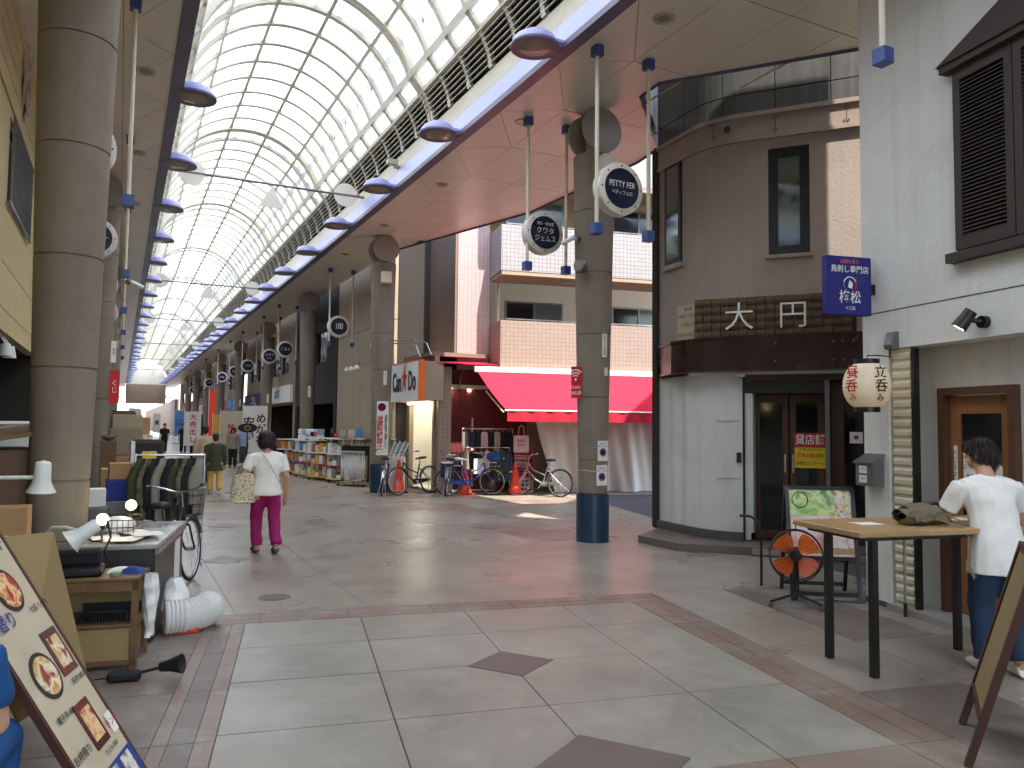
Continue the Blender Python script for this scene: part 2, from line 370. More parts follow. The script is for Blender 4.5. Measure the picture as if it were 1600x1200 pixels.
def text(body, size, mat, parent, loc, rot=(R(90), 0, 0), name='lettering', align='CENTER', depth=.002, sx=1.0, bold=0.0, vertical=False, gap=1.05):
    """flat lettering as a mesh; local x to the right, faces local -y when rot is (90,0,0)"""
    if vertical: body = '\n'.join(body)
    key = (body, align, bold, vertical, gap, mat)
    if key not in _tc:
        cu = bpy.data.curves.new('lettering', 'FONT'); cu.body = body; cu.size = 1; cu.align_x = align; cu.align_y = 'CENTER'; cu.extrude = .004; cu.offset = bold; cu.resolution_u = 3
        cu.space_line = gap
        me = evaluated_mesh(bpy.data.objects.new('lettering', cu)); me.materials.clear(); me.materials.append(MATS[mat]); _tc[key] = me
    o = put(name, _tc[key], parent, loc, rot); o.scale = (size*sx, size, size); return o
def wall_open(mb, s0, s1, z0, z1, d0, d1, holes):
    """wall slab in local (s, depth, z) with rectangular openings (a, b, c, d)"""
    xs = sorted({s0, s1, *[h[0] for h in holes], *[h[1] for h in holes]}); zs = sorted({z0, z1, *[h[2] for h in holes], *[h[3] for h in holes]})
    for i in range(len(xs)-1):
        run = None
        for j in range(len(zs)-1):
            cx, cz = (xs[i]+xs[i+1])/2, (zs[j]+zs[j+1])/2
            solid = not any(h[0] < cx < h[1] and h[2] < cz < h[3] for h in holes)
            if solid: run = (run[0] if run else zs[j], zs[j+1])
            if run and (not solid or j == len(zs)-2): mb.box(xs[i], xs[i+1], d0, d1, *run); run = None
    return mb
TH = R(11.4); E1 = Vector((math.cos(TH), -math.sin(TH), 0)); E2 = Vector((math.sin(TH), math.cos(TH), 0))
def UV(u, v, z=0): p = E1*u+E2*v; return (p.x, p.y, z)
# ------------------------------------------------------------------ ground, pavement, road
gr = MB().add([(-260, -120, -.05), (260, -120, -.05), (260, 700, -.05), (-260, 700, -.05)], [(0, 1, 2, 3)]).build('ground', 'asphalt'); tag(gr, kind='structure')
pv = MB().prism([(-6, -6), (7.2, -6), (8.2, 5.0), (8.72, 11.2), (9.9, 16.0), (6.9, 17.4), (6.9, 34), (-6, 34)], -.04, -.005).build('pavement', 'joint'); tag(pv, kind='structure')
far = MB().box(-6, 14, 34.002, 330, -.04, 0).build('far_pavement', 'stone_far'); tag(far, kind='structure')
road = MB().prism([(8.74, 11.2), (8.2, 5), (8.1, 4), (60, -4), (60, 5), (9.92, 16.0)], -.045, -.012).build('road', 'asphalt'); tag(road, kind='structure')
strip = MB().prism([(9.94, 16.0), (60, 5.05), (60, 8), (6.92, 17.6)], -.045, -.004).build('far_sidewalk', 'kerb'); tag(strip, kind='structure')
_tm = {}
def tile(poly, mat, top=0.0, z0=-.02):
    cx = sum(p[0] for p in poly)/len(poly); cyy = sum(p[1] for p in poly)/len(poly)
    pl = tuple((round(x-cx, 3), round(y-cyy, 3)) for x, y in poly)
    k = (pl, mat, top)
    if k not in _tm: _tm[k] = MB().prism(pl, z0, top).mesh('tile', mat)
    return put('tile', _tm[k], pv, (cx, cyy, random.uniform(-.0008, .0008)))
def uvtile(u0, u1, v0, v1, mat, g=.004, top=0.0):
    tile([UV(u, v)[:2] for u, v in ((u0+g, v0+g), (u1-g, v0+g), (u1-g, v1-g), (u0+g, v1-g))], mat, top)
us = [-.37, .57, 1.48, 2.40, 3.10]; vv = [3.43, 4.42, 5.27, 6.06, 6.80]
for i in range(4):
    for j in range(4): uvtile(us[i], us[i+1], vv[j], vv[j+1], 'stone', .005 if i in (0, 1) else .003)
for c, r in (((1.48, 5.25), .31), ((1.50, 3.55), .44)):
    tile([UV(c[0]+a*r, c[1]+b*r*.92)[:2] for a, b in ((-1, 0), (0, -1), (1, 0), (0, 1))], 'stone_dark', .004)
u = -1.0
while u < 3.4:
    uvtile(u, min(u+.74, 3.45), 6.80, 6.95, 'stone_pink', .003); uvtile(u, min(u+.74, 3.45), 6.95, 7.12, 'stone_pink', .003); u += .74
v = 3.43
while v < 6.7:
    uvtile(3.10, 3.27, v, v+.842, 'stone_pink', .003); uvtile(3.27, 3.45, v, v+.842, 'stone_pink', .003); v += .8425
for i in range(5): uvtile(1.0+i*.7, 1.7+i*.7, 3.05, 3.43, 'stone_pink', .003)
for j in range(6):
    a = 1.9+j*.816
    uvtile(-.47, -.37, a, a+.816, 'stone_pink', .002); uvtile(-.60, -.47, a, a+.816, 'stone_brown', .002); uvtile(-.68, -.60, a, a+.816, 'stone_pink', .002)
    uvtile(-1.5, -.68, a, a+.816, 'stone_brown', .003)
    uvtile(-2.6, -1.5, a, a+.816, 'stone_brown', .003)
for j in range(5):
    for i in range(4):
        a, b = 3.45+i*.8, 2.2+j*.984
        uvtile(a, a+.8, b, b+.984, 'stone_brown' if (i*7+j) % 5 < 2 else 'stone_far', .002)
for i in range(2): uvtile(-2.6+i*.8, -1.8+i*.8, 6.80, 7.12, 'stone_brown')
def clip(poly, nx, ny, d):
    out = []
    for i in range(len(poly)):
        a, b = poly[i], poly[(i+1) % len(poly)]
        fa, fb = nx*a[0]+ny*a[1]-d, nx*b[0]+ny*b[1]-d
        if fa >= 0: out.append(a)
        if (fa >= 0) != (fb >= 0): t = fa/(fa-fb); out.append((a[0]+t*(b[0]-a[0]), a[1]+t*(b[1]-a[1])))
    return out
xs = [-1.25, -.15, .95, 2.05, 3.15, 4.25, 5.35, 6.45, 7.55, 8.65, 9.75]
ys = [5.2+1.12*i for i in range(26)]
for i in range(len(xs)-1):
    for j in range(len(ys)-1):
        if ys[j] > 16.5 and xs[i] > 5.4: continue
        g = .0015
        p = [(xs[i]+g, ys[j]+g), (xs[i+1]-g, ys[j]+g), (xs[i+1]-g, ys[j+1]-g), (xs[i]+g, ys[j+1]-g)]
        p = clip(p, E2.x, E2.y, 7.124)
        if len(p) > 2: p = clip(p, -11.2+16.0, -(9.88-8.70), -(-4.8*8.70+1.18*11.2)) if False else p
        if len(p) > 2: p = clip(p, -4.8, 1.18, -4.8*8.70+1.18*11.2)
        if len(p) > 2:
            cxx = sum(q[0] for q in p)/len(p); cy_ = sum(q[1] for q in p)/len(p)
            pink = (13.9 < cy_ < 14.9) or (i == 6 and cy_ > 8) or (i == 1 and False)
            tile(p, 'stone_pink' if pink and (i+j) % 3 else 'stone_far')
for (x, y) in ((1.18, 9.93), (3.05, 13.0), (4.2, 15.6), (5.6, 15.9), (5.4, 11.5), (6.4, 12.6), (1.6, 13.2), (2.0, 17.4)):
    tile([(x-.30, y), (x, y-.30), (x+.30, y), (x, y+.30)], 'stone_brown', .004)
mh = thing('manhole_cover', 'small round dark manhole cover in the paving by the pink band', 'manhole', (1.37, 7.62, 0))
MB().lathe([(.15, -.01), (.15, .004), (.135, .006), (.128, .003), (0, .003)], 28).build('rim', 'stone_dark', mh)
MB().lathe([(.12, 0), (.12, .006), (0, .006)], 28).build('lid', 'panel_grey', mh)

# ------------------------------------------------------------------ arcade roof
YE = 104.0
roof = thing('arcade_vault', 'long glazed barrel vault arcade roof with cream soffits and ribs', 'arcade roof', (2.74, 8, 0))
ro = Vector((2.74, 8, 0))
def rp(o): o.location = Vector(o.location)-ro; return o
ZS = 6.35
def xedge(y):
    T = [(-6, 9.2), (4.77, 9.2), (6.3, 7.94), (8.21, 6.38), (8.7, 6.42), (10.2, 7.9), (10.9, 8.0), (14.58, 7.86), (16.58, 7.29), (19.52, 6.45), (400, 6.45)]
    for (a, b), (c, d) in zip(T, T[1:]):
        if a <= y <= c: return b+(d-b)*(y-a)/(c-a)
    return 6.45
def plate(poly, name='soffit_panel'):
    cx = sum(p[0] for p in poly)/len(poly); c2 = sum(p[1] for p in poly)/len(poly)
    pl = tuple((round(x-cx, 3), round(y-c2, 3)) for x, y in poly); k = (pl, name)
    if k not in _tm: _tm[k] = MB().prism(pl, 0, .03).mesh(name, 'cream_panel')
    rp(put(name, _tm[k], roof, (cx, c2, ZS)))
def shrink(p, g=.006):
    cx = sum(q[0] for q in p)/len(p); c2 = sum(q[1] for q in p)/len(p)
    return [(x+(cx-x)*g/max(.3, math.hypot(x-cx, y-c2))*1.6, y+(c2-y)*g/max(.3, math.hypot(x-cx, y-c2))*1.6) for x, y in p]
farm = MB()
P_ = 1.735
k0 = -8
for k in range(k0, 60):
    a = 10.12+(k)*P_
    t1 = [(4.9, a), (5.73, a-.5), (5.73, a-.5+P_)]; t2 = [(4.9, a), (5.73, a-.5+P_), (4.9, a+P_)]
    l1 = [(.48, a+.42), (-.12, a-.05), (-.12, a-.05+P_)][::-1]; l2 = [(.48, a+.42), (-.12, a-.05+P_), (.48, a+.42+P_)][::-1]
    l3 = [(-.12, a-.05), (-1.25, a-.05), (-1.25, a-.05+P_), (-.12, a-.05+P_)][::-1]
    cells = [t1, t2, l1, l2, l3]
    for x0, x1 in ((5.73, 6.65), (6.65, 7.5), (7.5, 8.35), (8.35, 9.2)):
        y0, y1 = a-.5, a-.5+P_
        br = sorted({y0, y1, *([y0+P_*q_/16 for q_ in range(17)] if y0 < 20 else []), *[b for b in (4.77, 6.3, 8.21, 8.7, 10.2, 10.9, 14.58, 16.58, 19.52) if y0 < b < y1]})
        ptsr = [(min(x1, max(x0, xedge(y))), y) for y in br]
        if max(p[0] for p in ptsr) > x0+.04:
            poly = [(x0, y0)]+ptsr+[(x0, y1)]
            q = []
            for p in poly:
                if not q or math.hypot(p[0]-q[-1][0], p[1]-q[-1][1]) > .02: q.append(p)
            q = [p for i_, p in enumerate(q) if not (0 < i_ < len(q)-1 and abs((p[0]-q[i_-1][0])*(q[i_+1][1]-p[1])-(p[1]-q[i_-1][1])*(q[i_+1][0]-p[0])) < 1e-5)]
            ar_ = abs(sum(q[i_][0]*q[(i_+1) % len(q)][1]-q[(i_+1) % len(q)][0]*q[i_][1] for i_ in range(len(q))))/2
            if len(q) > 2 and ar_ > .06: cells.append(q)
    for c in cells:
        if a > 36:
            farm.prism(c, ZS, ZS+.03)
        else: plate(shrink(c))
tag(rp(farm.build('far_soffit_panels', 'cream_panel', roof)), kind='stuff')
rp(MB().box(4.9, 9.2, -8, 5.1, ZS+.04, ZS+.12).box(-1.25, .48, -8, YE, ZS+.04, ZS+.12).box(4.9, 6.36, 5.1, YE, ZS+.041, ZS+.12).build('soffit_backing', 'wall_dark', roof))
# opaque deck above the bulging part of the soffit, with its lilac-grey edge trim
yl = [4.77, 5.5, 6.3, 7.2, 8.21, 8.45, 8.7, 9.4, 10.2, 10.9, 12.5, 14.58, 15.6, 16.58, 18, 19.52, 21]
deck = MB()
for a, b in zip(yl, yl[1:]): deck.prism([(6.35, a), (max(6.36, xedge(a)-.02), a), (max(6.36, xedge(b)-.02), b), (6.35, b)], ZS+.04, ZS+.14)
rp(deck.build('soffit_deck', 'wall_dark', roof))
up_ = MB()  # upstand added to keep sun off the left part of the brown facade
for a, b in zip(yl, yl[1:]):
    if 5.4 < a < 10.3: up_.slab([(xedge(a)-.06, a, ZS+.1), (xedge(a), a, ZS+.1), (xedge(b), b, ZS+.1), (xedge(b)-.06, b, ZS+.1)], (0, 0, 3.0))
rp(up_.build('added_sun_screen', 'panel_grey', roof))
rp(MB().tube([(xedge(y)+.01, y, ZS+.06) for y in yl], [(.05, .10)]*len(yl), 4, side=(1, 0, 0)).build('edge_trim', 'fascia', roof))
# fascias, lilac strips, cream curbs, louvres
segs = [(-8+i*3.25, -8+(i+1)*3.25) for i in range(int((YE+8)/3.25))]
for sgn, xc in ((1, 4.9), (-1, .58)):
    def q(d, z): return (xc-sgn*d if sgn > 0 else xc+d-.11, z)
    prof = dict(fascia=[(-.0, 6.33), (.17, 6.33), (.17, 6.41), (0, 6.41)], lilac_strip=[(.165, 6.41), (.10, 6.74), (.06, 6.74), (.12, 6.41)], cream_curb=[(.10, 6.745), (-.10, 7.24), (-.18, 7.24), (.02, 6.745)])
    for nm, pr in prof.items():
        mat = {'fascia': 'fascia', 'lilac_strip': 'lilac', 'cream_curb': 'cream_steel'}[nm]
        pts = [q(d, z) for d, z in pr]
        mb = MB().slab([(x, 0.004, z) for x, z in pts], (0, 3.242, 0)); me = mb.mesh(nm, mat)
        for a, b in segs: rp(put(nm, me, roof, (0, a, 0)))
    # louvre blades between the small ribs
    blade = MB(); A = q(-.10, 7.28); B = q(.10, 7.74)
    for kx in range(6):
        t = (kx+.5)/6; x = A[0]+(B[0]-A[0])*t; z = A[1]+(B[1]-A[1])*t
        o1 = .045*sgn
        blade.slab([(x-o1, .03, z-.035), (x+o1, .03, z+.03), (x+o1, .03, z+.042), (x-o1, .03, z-.022)], (0, .78, 0))
    bme = blade.mesh('louvre', 'cream_steel')
    lb = q(-.26, 7.2); CX0 = 2.74
    rp(MB().slab([(lb[0], -8, 7.2), (lb[0]+.02*sgn, -8, 7.2), (CX0+sgn*2.11, -8, 7.84), (CX0+sgn*2.06, -8, 7.84)], (0, YE+8, 0)).build('louvre_backing', 'wall_dark', roof))
    RS = 13.10-25*.84
    for i in range(int((YE-RS)/.84)): rp(put('louvre', bme, roof, (0, RS+i*.84, 0))) if i > 14 and i < 90 else None
CX, CZ, RR = 2.74, 7.38, 1.93
def arc_pts(r=RR, n=22, a0=20.7):
    return [(CX+r*math.cos(R(a0+(180-2*a0)*i/n)), CZ+r*math.sin(R(a0+(180-2*a0)*i/n))) for i in range(n+1)]
low = [(4.99, 7.24), (4.95, 7.45), (4.85, 7.68), (4.76, 7.80)]
lowL = [(2*CX-x, z) for x, z in low]
path = low+arc_pts()+lowL[::-1]
rib = MB().tube([(x, 0, z) for x, z in path], [(.025, .045)]*len(path), 4, side=(0, 1, 0))
# tube uses diamond section; build square section instead
def rectsweep(pts, wy, wr):
    mb = MB(); m = len(pts); vs = []
    for i, (x, z) in enumerate(pts):
        a = pts[max(0, i-1)]; b = pts[min(m-1, i+1)]; t = Vector((b[0]-a[0], 0, b[1]-a[1])).normalized(); nn = Vector((t.z, 0, -t.x))
        for dy, dr in ((-wy/2, -wr/2), (wy/2, -wr/2), (wy/2, wr/2), (-wy/2, wr/2)): vs.append(Vector((x, dy, z))+nn*dr)
    fs = [(i*4+k, i*4+(k+1) % 4, (i+1)*4+(k+1) % 4, (i+1)*4+k) for i in range(m-1) for k in range(4)]
    return mb.add(vs, fs+[(3, 2, 1, 0), tuple(range((m-1)*4, m*4))])
rme = rectsweep(path, .115, .07).mesh('rib', 'cream_steel'); 
r2b = rectsweep(path, .10, .11); r2b.v = [(x, y-.075, z) for x, y, z in r2b.v]; r2c = rectsweep(path, .10, .11); r2c.v = [(x, y+.075, z) for x, y, z in r2c.v]
r2b.add(r2c.v, r2c.f); r2me = r2b.mesh('double_rib', 'cream_steel')
ribY = [13.10+.84*(i-26) for i in range(134)]
for i, y in enumerate(ribY):
    if y > YE: break
    big = (i-26) % 9 == 0
    rp(put('double_rib' if big else 'rib', r2me if big else rme, roof, (0, y, 0)))
ang = [20.7+27.72*i for i in range(6)]
for a in ang:
    x, z = CX+RR*math.cos(R(a)), CZ+RR*math.sin(R(a)); wd = .10 if a in (ang[0], ang[-1]) else .065
    rp(MB().box(-wd/2, wd/2, -8, YE, -wd/2, wd/2).build('purlin', 'cream_steel', roof, loc=(x, 0, z), rot=(0, -R(a), 0)))
for sx in (1, -1):
    x = CX+sx*(4.79-CX); rp(MB().box(x-.06, x+.06, -8, YE, 7.74, 7.83).build('purlin', 'cream_steel', roof))
# panes: five across the vault plus a low strip each side, bay by bay
def pane_mesh(a0, a1, ny=6):
    rr = RR+.05; pts = [(CX+rr*math.cos(R(a0+(a1-a0)*k/ny)), CZ+rr*math.sin(R(a0+(a1-a0)*k/ny))) for k in range(ny+1)]
    mb = MB()
    for k in range(ny): mb.add([(pts[k][0], .005, pts[k][1]), (pts[k+1][0], .005, pts[k+1][1]), (pts[k+1][0], .835, pts[k+1][1]), (pts[k][0], .835, pts[k][1])], [(0, 1, 2, 3)])
    return mb
pmb = [pane_mesh(ang[k], ang[k+1]) for k in range(5)]
for sx in (1, -1):
    a = (CX+sx*(4.82-CX), 7.83); b = (CX+sx*(RR*math.cos(R(20.7))+.05), CZ+RR*math.sin(R(20.7)))
    pmb.append(MB().add([(a[0], .005, a[1]), (b[0], .005, b[1]), (b[0], .835, b[1]), (a[0], .835, a[1])], [(0, 1, 2, 3)]))
pme = [m.mesh('pane', 'milky_sheet', 60) for m in pmb]
rest = MB(); npane = 0
for i, y in enumerate(ribY):
    if y+.84 > YE: break
    for k in range(7):
        if 7.5 < y < 38 and npane < 290: rp(put('pane', pme[k], roof, (0, y, 0))); npane += 1
        else: rest.add([(x, yy+y, z) for x, yy, z in pmb[k].v], pmb[k].f)
tag(rp(rest.build('far_panes', 'milky_sheet', roof, 60)), kind='stuff')
# end gables
for y in (YE, -8.0):
    mb = MB()
    ap = arc_pts(RR+.05, 16, 0)
    mb.slab([(4.95, y, 6.3), (4.95, y, CZ)]+[(x, y, z) for x, z in ap]+[(.53, y, CZ), (.53, y, 6.3)], (0, .08, 0))
    rp(mb.build('end_gable', 'cream_panel', roof))
rp(MB().box(.5, 4.95, YE-.1, YE+.3, 3.95, 6.3).build('end_beam', 'wall_tan', roof))
# maintenance gantries standing outside on the vault, and a railing along its shoulder
for kk in range(8):
    y = 13.1+9*.84*(kk-0)+.55
    if y > 75: break
    g = thing('roof_gantry', 'blue grey maintenance gantry arching over the outside of the vault', 'gantry', (CX, y, CZ), 0, 'maintenance gantries over the vault')
    mb = MB()
    for rr in (RR+.22, RR+.72):
        pts = [((rr)*math.cos(R(a)), 0, rr*math.sin(R(a))) for a in range(8, 173, 6)]; mb.tube(pts, .025, 5)
        mb.tube([(x, .5, z) for x, _, z in pts], .02, 5)
    mb.build('arch_rail', 'panel_grey', g)
    mb = MB()
    for j, a in enumerate(range(12, 172, 12)):
        c, s_ = math.cos(R(a)), math.sin(R(a)); c2, s2 = math.cos(R(a+12)), math.sin(R(a+12))
        mb.cyl(((RR+.2)*c, 0, (RR+.2)*s_), ((RR+.72)*c, 0, (RR+.72)*s_), .02, n=5)
        mb.cyl(((RR+.2)*c, 0, (RR+.2)*s_), ((RR+.72)*c2, 0, (RR+.72)*s2), .014, n=5)
        mb.obox(((RR+.25)*c, 0, (RR+.25)*s_), ((RR+.25)*c, .5, (RR+.25)*s_), .1, .03)
    mb.build('brace', 'panel_grey', g)
rl = thing('roof_railing', 'long maintenance railing on the shoulder of the vault', 'railing', (4.35, 30, 9.0))
mb = MB()
for z in (0, .35, .7): mb.cyl((0, -30, z-.3), (0, 55, z-.3), .022, n=5)
mb.build('rail', 'panel_grey', rl)
mb = MB()
for i in range(85): mb.cyl((0, -30+i, -.55), (0, -30+i, .4), .018, n=4)
mb.build('post', 'panel_grey', rl)
# tie rods with the hanging triangles and discs
for i, y in enumerate((17.2, 31, 42.5, 56, 70, 84)):
    t = thing('tie_rod', ['thin steel tie rod nearest the camera, with triangle and discs, spanning under the vault', 'thin tie rod with hanging discs spanning farther along the vault'][i > 0], 'tie rod', (2.8, y, 6.9), 0, 'tie rods under the vault' if i else None)
    MB().cyl((-2.1, 0, 0), (2.1, 0, 0), .03, n=8).build('rod', 'grey_metal', t)
    for x in (-1.72, 1.72): MB().lathe([(.27, -.012), (.27, .012)], 28, (x*.95, 0, .0), 'y').build('disc', 'cream_panel', t, 40)
    MB().slab([(-.28, -.012, -.52), (.28, -.012, -.52), (0, -.012, -.04)], (0, .024, 0)).build('triangle', 'cream_panel', t)

# ------------------------------------------------------------------ columns
def column(name, x, y, label, group=None, blue=False, disc=True):
    c = thing(name, label, 'column', (x, y, 0), 0, group)
    zj = [0, .69, 1.17, 2.08, 2.99, 3.90, 4.81, 5.66]
    rad = lambda z: .195+.0205*z
    for a, b in zip(zj, zj[1:]):
        if a == 0:
            MB().lathe([(.24, 0), (.24, .69)], 36).build('base_cladding', 'column_blue' if blue else 'column_stone', c, 40)
            continue
        MB().lathe([(rad(a)-.012, a), (rad(a)-.012, a+.008), (rad(a), a+.014), (rad(b), b-.008), (rad(b)-.012, b)], 36).build('drum', 'column_stone', c, 40)
    MB().box(-.09, .09, -.09, .09, 5.66, 6.36).build('neck', 'cream_steel', c)
    if disc:
        for s_ in (-1, 1):
            MB().lathe([(.30, -.03), (.335, -.02), (.335, .02), (.30, .03)], 36, (0, 0, 0), 'y').build('disc', 'disc_grey', c, 40, loc=(0, s_*.20, 6.02))
    return c
ORD = 'first second third fourth fifth sixth seventh eighth ninth tenth eleventh twelfth'.split()
LY = [7.3, 16.4, 25.5, 34.6, 43.7, 52.8, 61.9]
for i, y in enumerate(LY):
    column('arcade_column', -.42, y, ['thick round stone column with dark joints filling the frame edge', 'second stone column, just behind the thick foreground one', ORD[i]+' stone column of the left shop row'][min(i, 2)])
RY = [(6.18, 9.5), (5.74, 18.4), (5.9, 27.6), (6.0, 36.8), (6.0, 46), (6.0, 55.2), (6.0, 64.4), (6.0, 73.6), (6.0, 82.8)]
rl_ = ['stone column with a dark blue foot and red wireless sign at the crossing', 'stone column with a tall banner sign by the discount shop', 'third stone column of the right row, before the dark shop']
for i, (x, y) in enumerate(RY):
    column('arcade_column', x, y, rl_[i] if i < 3 else ORD[i]+' stone column of the right shop row', None, blue=i < 2)

# ------------------------------------------------------------------ dome lamps on the fascias
def lamp():
    t = thing('dome_lamp', 'lilac dome lamp', 'lamp', (0, 0, 0))
    MB().lathe([(.30, 0), (.285, .06), (.24, .13), (.15, .185), (0, .20)], 28).build('dome', 'lilac_dome', t, 60)
    MB().lathe([(.25, -.012), (.305, -.012), (.31, .0), (.305, .025), (.30, .02), (.25, .0)], 28).build('rim', 'fascia', t, 40)
    MB().lathe([(0, -.035), (.12, -.028), (.2, -.012), (.252, .004)], 24).build('lens', 'glass_lamp', t, 60)
    MB().box(.15, .36, -.20, .20, .012, .10, bev=.03).build('neck', 'lilac_dome', t)
    return t
lp0 = None
for sgn in (1, -1):
    for k in range(30):
        y = (8.15 if sgn > 0 else 11.77)+3.25*k
        if y > YE-1: break
        near = k < 2; mid_ = 2 <= k < 12
        lab = ('largest lilac dome lamp, on the right fascia above the crossing' if k == 0 else 'second lilac dome lamp of the right fascia') if sgn > 0 and near else \
              ('nearest lilac dome lamp in view on the left fascia' if k == 0 else 'second lilac dome lamp of the left fascia') if near else \
              ('lilac dome lamp in the long row on the right fascia' if sgn > 0 else 'lilac dome lamp in the long row on the left fascia')
        if mid_: lab = ORD[k]+' lilac dome lamp along the '+('right' if sgn > 0 else 'left')+' fascia, counting from the camera'
        elif not near: lab = 'tiny lilac dome lamp far down the '+('right' if sgn > 0 else 'left')+' fascia'
        grp = None if near or mid_ else ('dome lamps on the right fascia' if sgn > 0 else 'dome lamps on the left fascia')
        loc = (4.42, y, 6.335) if sgn > 0 else (.80, y, 6.335)
        if lp0 is None: lp0 = lamp(); o = lp0; o.location = loc
        else: o = dup(lp0, loc)
        o.rotation_euler = (0, 0, 0 if sgn > 0 else math.pi); o['label'] = lab
        if grp: o['group'] = grp
# recessed downlights in the soffit
for i, (x, y) in enumerate(((5.41, 6.87), (5.44, 13.79), (5.4, 17.3), (5.4, 20.8), (5.4, 10.3), (.15, 11.2), (.13, 14.7), (.13, 18.2))):
    t = thing('soffit_downlight', 'small round downlight recessed in the ' + ('right' if x > 2 else 'left') + ' soffit panels', 'downlight', (x, y, ZS), 0, 'downlights in the ' + ('right' if x > 2 else 'left') + ' soffit')
    MB().lathe([(.075, -.004), (.12, -.018), (.13, -.006), (.13, .0)], 24).build('ring', 'cream_steel', t, 40)
    MB().lathe([(0, -.002), (.08, -.006)], 20).build('lens', 'glass_lamp', t)
# ------------------------------------------------------------------ white plastered building (right)
def glazed(parent, s0, s1, z0, z1, d, fr='dark_frame', glass='glass_dark', w=.06, name='window', dep=.06, mid=False):
    o = MB()
    o.box(s0, s0+w, d-dep/2, d+dep/2, z0, z1).box(s1-w, s1, d-dep/2, d+dep/2, z0, z1).box(s0+w, s1-w, d-dep/2, d+dep/2, z1-w, z1).box(s0+w, s1-w, d-dep/2, d+dep/2, z0, z0+w)
    if mid: o.box((s0+s1)/2-w/2, (s0+s1)/2+w/2, d-dep/2, d+dep/2, z0+w, z1-w)
    f = o.build(name, fr, parent)
    if mid:
        MB().box(s0+w, (s0+s1)/2-w/2, d-.006, d+.006, z0+w, z1-w).build('pane', glass, f); MB().box((s0+s1)/2+w/2, s1-w, d-.016, d-.004, z0+w, z1-w).build('pane', 'glass_soft', f)
    else: MB().box(s0+w, s1-w, d-.006, d+.006, z0+w, z1-w).build('pane', glass, f)
    return f
wb = thing('white_building', 'white stucco building with louvred shutters above the standing bar', 'building', (6.48, 5.13, 0), R(-101.4))
m = MB(); wall_open(m, .0, 9, 2.41, 7.3, 0, .22, [(1.16, 2.30, 3.14, 4.72)]); m.build('upper_wall', 'stucco', wb)
bx('overhang_soffit', 'plaster_white', wb, .34, 9, .22, .55, 2.41, 2.6)
bx('corner_post', 'stucco', wb, 0, .33, 0, .3, 0.0, 2.409)
bx('side_wall', 'stucco', wb, .002, .22, .3, 8, 0, 7.3)
bx('back_wall', 'stucco', wb, .22, 9, 7.8, 8, 0, 7.3)
bx('flat_roof', 'wall_tan', wb, .1, 9, .1, 7.9, 7.1, 7.28)
m = MB(); wall_open(m, .30, 9, 0, 2.41, .27, .45, [(.69, 1.46, .06, 2.03)]); m.build('recess_wall', 'plaster_white', wb)
bx('wall_joint', 'joint', wb, .0, 9, -.0015, .004, 2.765, 2.777)
bx('door_step', 'kerb', wb, .33, 9, -.06, .27, 0, .06)
bx('plinth', 'panel_grey', wb, -.004, .334, -.006, .1, 0, .05)
# louvred window shutters under a low gabled hood
for k in range(2):
    a = 1.17+k*.57; sh = MB(); sh.box(a, a+.07, -.05, .02, 3.16, 4.70).box(a+.49, a+.56, -.05, .02, 3.16, 4.70).box(a+.07, a+.49, -.05, .02, 3.16, 3.26).box(a+.07, a+.49, -.05, .02, 4.60, 4.70)
    s_ = sh.build('shutter', 'shutter_brown', wb)
    lm = MB().slab([(0, -.045, 0), (0, .0, .03), (0, .0, .038), (0, -.045, .008)], (.42, 0, 0)).mesh('slat', 'shutter_brown')
    for i in range(40): put('slat', lm, s_, (a+.07, 0, 3.265+i*.0332))
m = MB().box(1.08, 2.45, -.10, -.002, 4.70, 4.76).slab([(1.06, -.12, 4.76), (2.47, -.12, 4.76), (1.765, -.12, 5.06)], (0, .118, 0)); m.build('window_hood', 'shutter_brown', wb)
bx('window_sill', 'shutter_brown', wb, 1.10, 2.45, -.09, -.002, 3.06, 3.14)
bx('shutter_recess', 'wall_dark', wb, 1.16, 2.30, .08, .2, 3.14, 4.72)
# narrow folded shutter beside the post
rs = bx('roller_shutter', 'roller', wb, .36, .60, .02, .05, .06, 2.40)
for i in range(26): put('slat', _tm.setdefault('rslat', MB().slab([(0, 0, 0), (0, -.016, .02), (0, -.016, .055), (0, 0, .075)], (.22, 0, 0)).mesh('slat', 'roller')), rs, (.37, .02, .08+i*.0885))
bx('shutter_guide', 'black_metal', wb, .605, .64, .0, .06, .06, 2.40)
# wooden door with glass and notices
d_ = MB().box(.69, .755, .20, .34, .06, 2.03).box(1.395, 1.46, .20, .34, .06, 2.03).box(.755, 1.395, .20, .34, 1.965, 2.03).build('door_frame', 'dark_wood', wb)
dm = MB(); wall_open(dm, .76, 1.39, .065, 1.96, .27, .31, [(.87, 1.28, .85, 1.80)]); dr = dm.build('door', 'door_wood', wb)
bx('pane', 'glass_dark', dr, .87, 1.28, .287, .295, .85, 1.80)
bx('handle', 'steel', dr, .79, .81, .22, .26, .95, 1.20, bev=.005)
nt_ = bx('door_notice', 'paper', wb, .885, 1.08, .276, .28, 1.20, 1.46); text('冷やして', .045, 'text_black', nt_, (.975, .275, 1.42)); text('ぶっかけ', .05, 'text_black', nt_, (.975, .275, 1.34)); text('あり〼', .045, 'text_black', nt_, (.98, .275, 1.26))
ns = MB().slab([(1.09, .276, .95), (1.28, .276, .95), (1.28, .276, 1.33)]+[(1.185+.095*math.cos(R(a)), .276, 1.33+.06*math.sin(R(a))) for a in range(20, 170, 20)]+[(1.09, .276, 1.33)], (0, .004, 0)).build('door_poster', 'paper', wb)
text('★', .09, 'text_red', ns, (1.185, .272, 1.31)); text('立呑み', .05, 'text_red', ns, (1.235, .272, 1.12), vertical=True); text('BEER', .04, 'text_black', ns, (1.185, .272, 1.23))
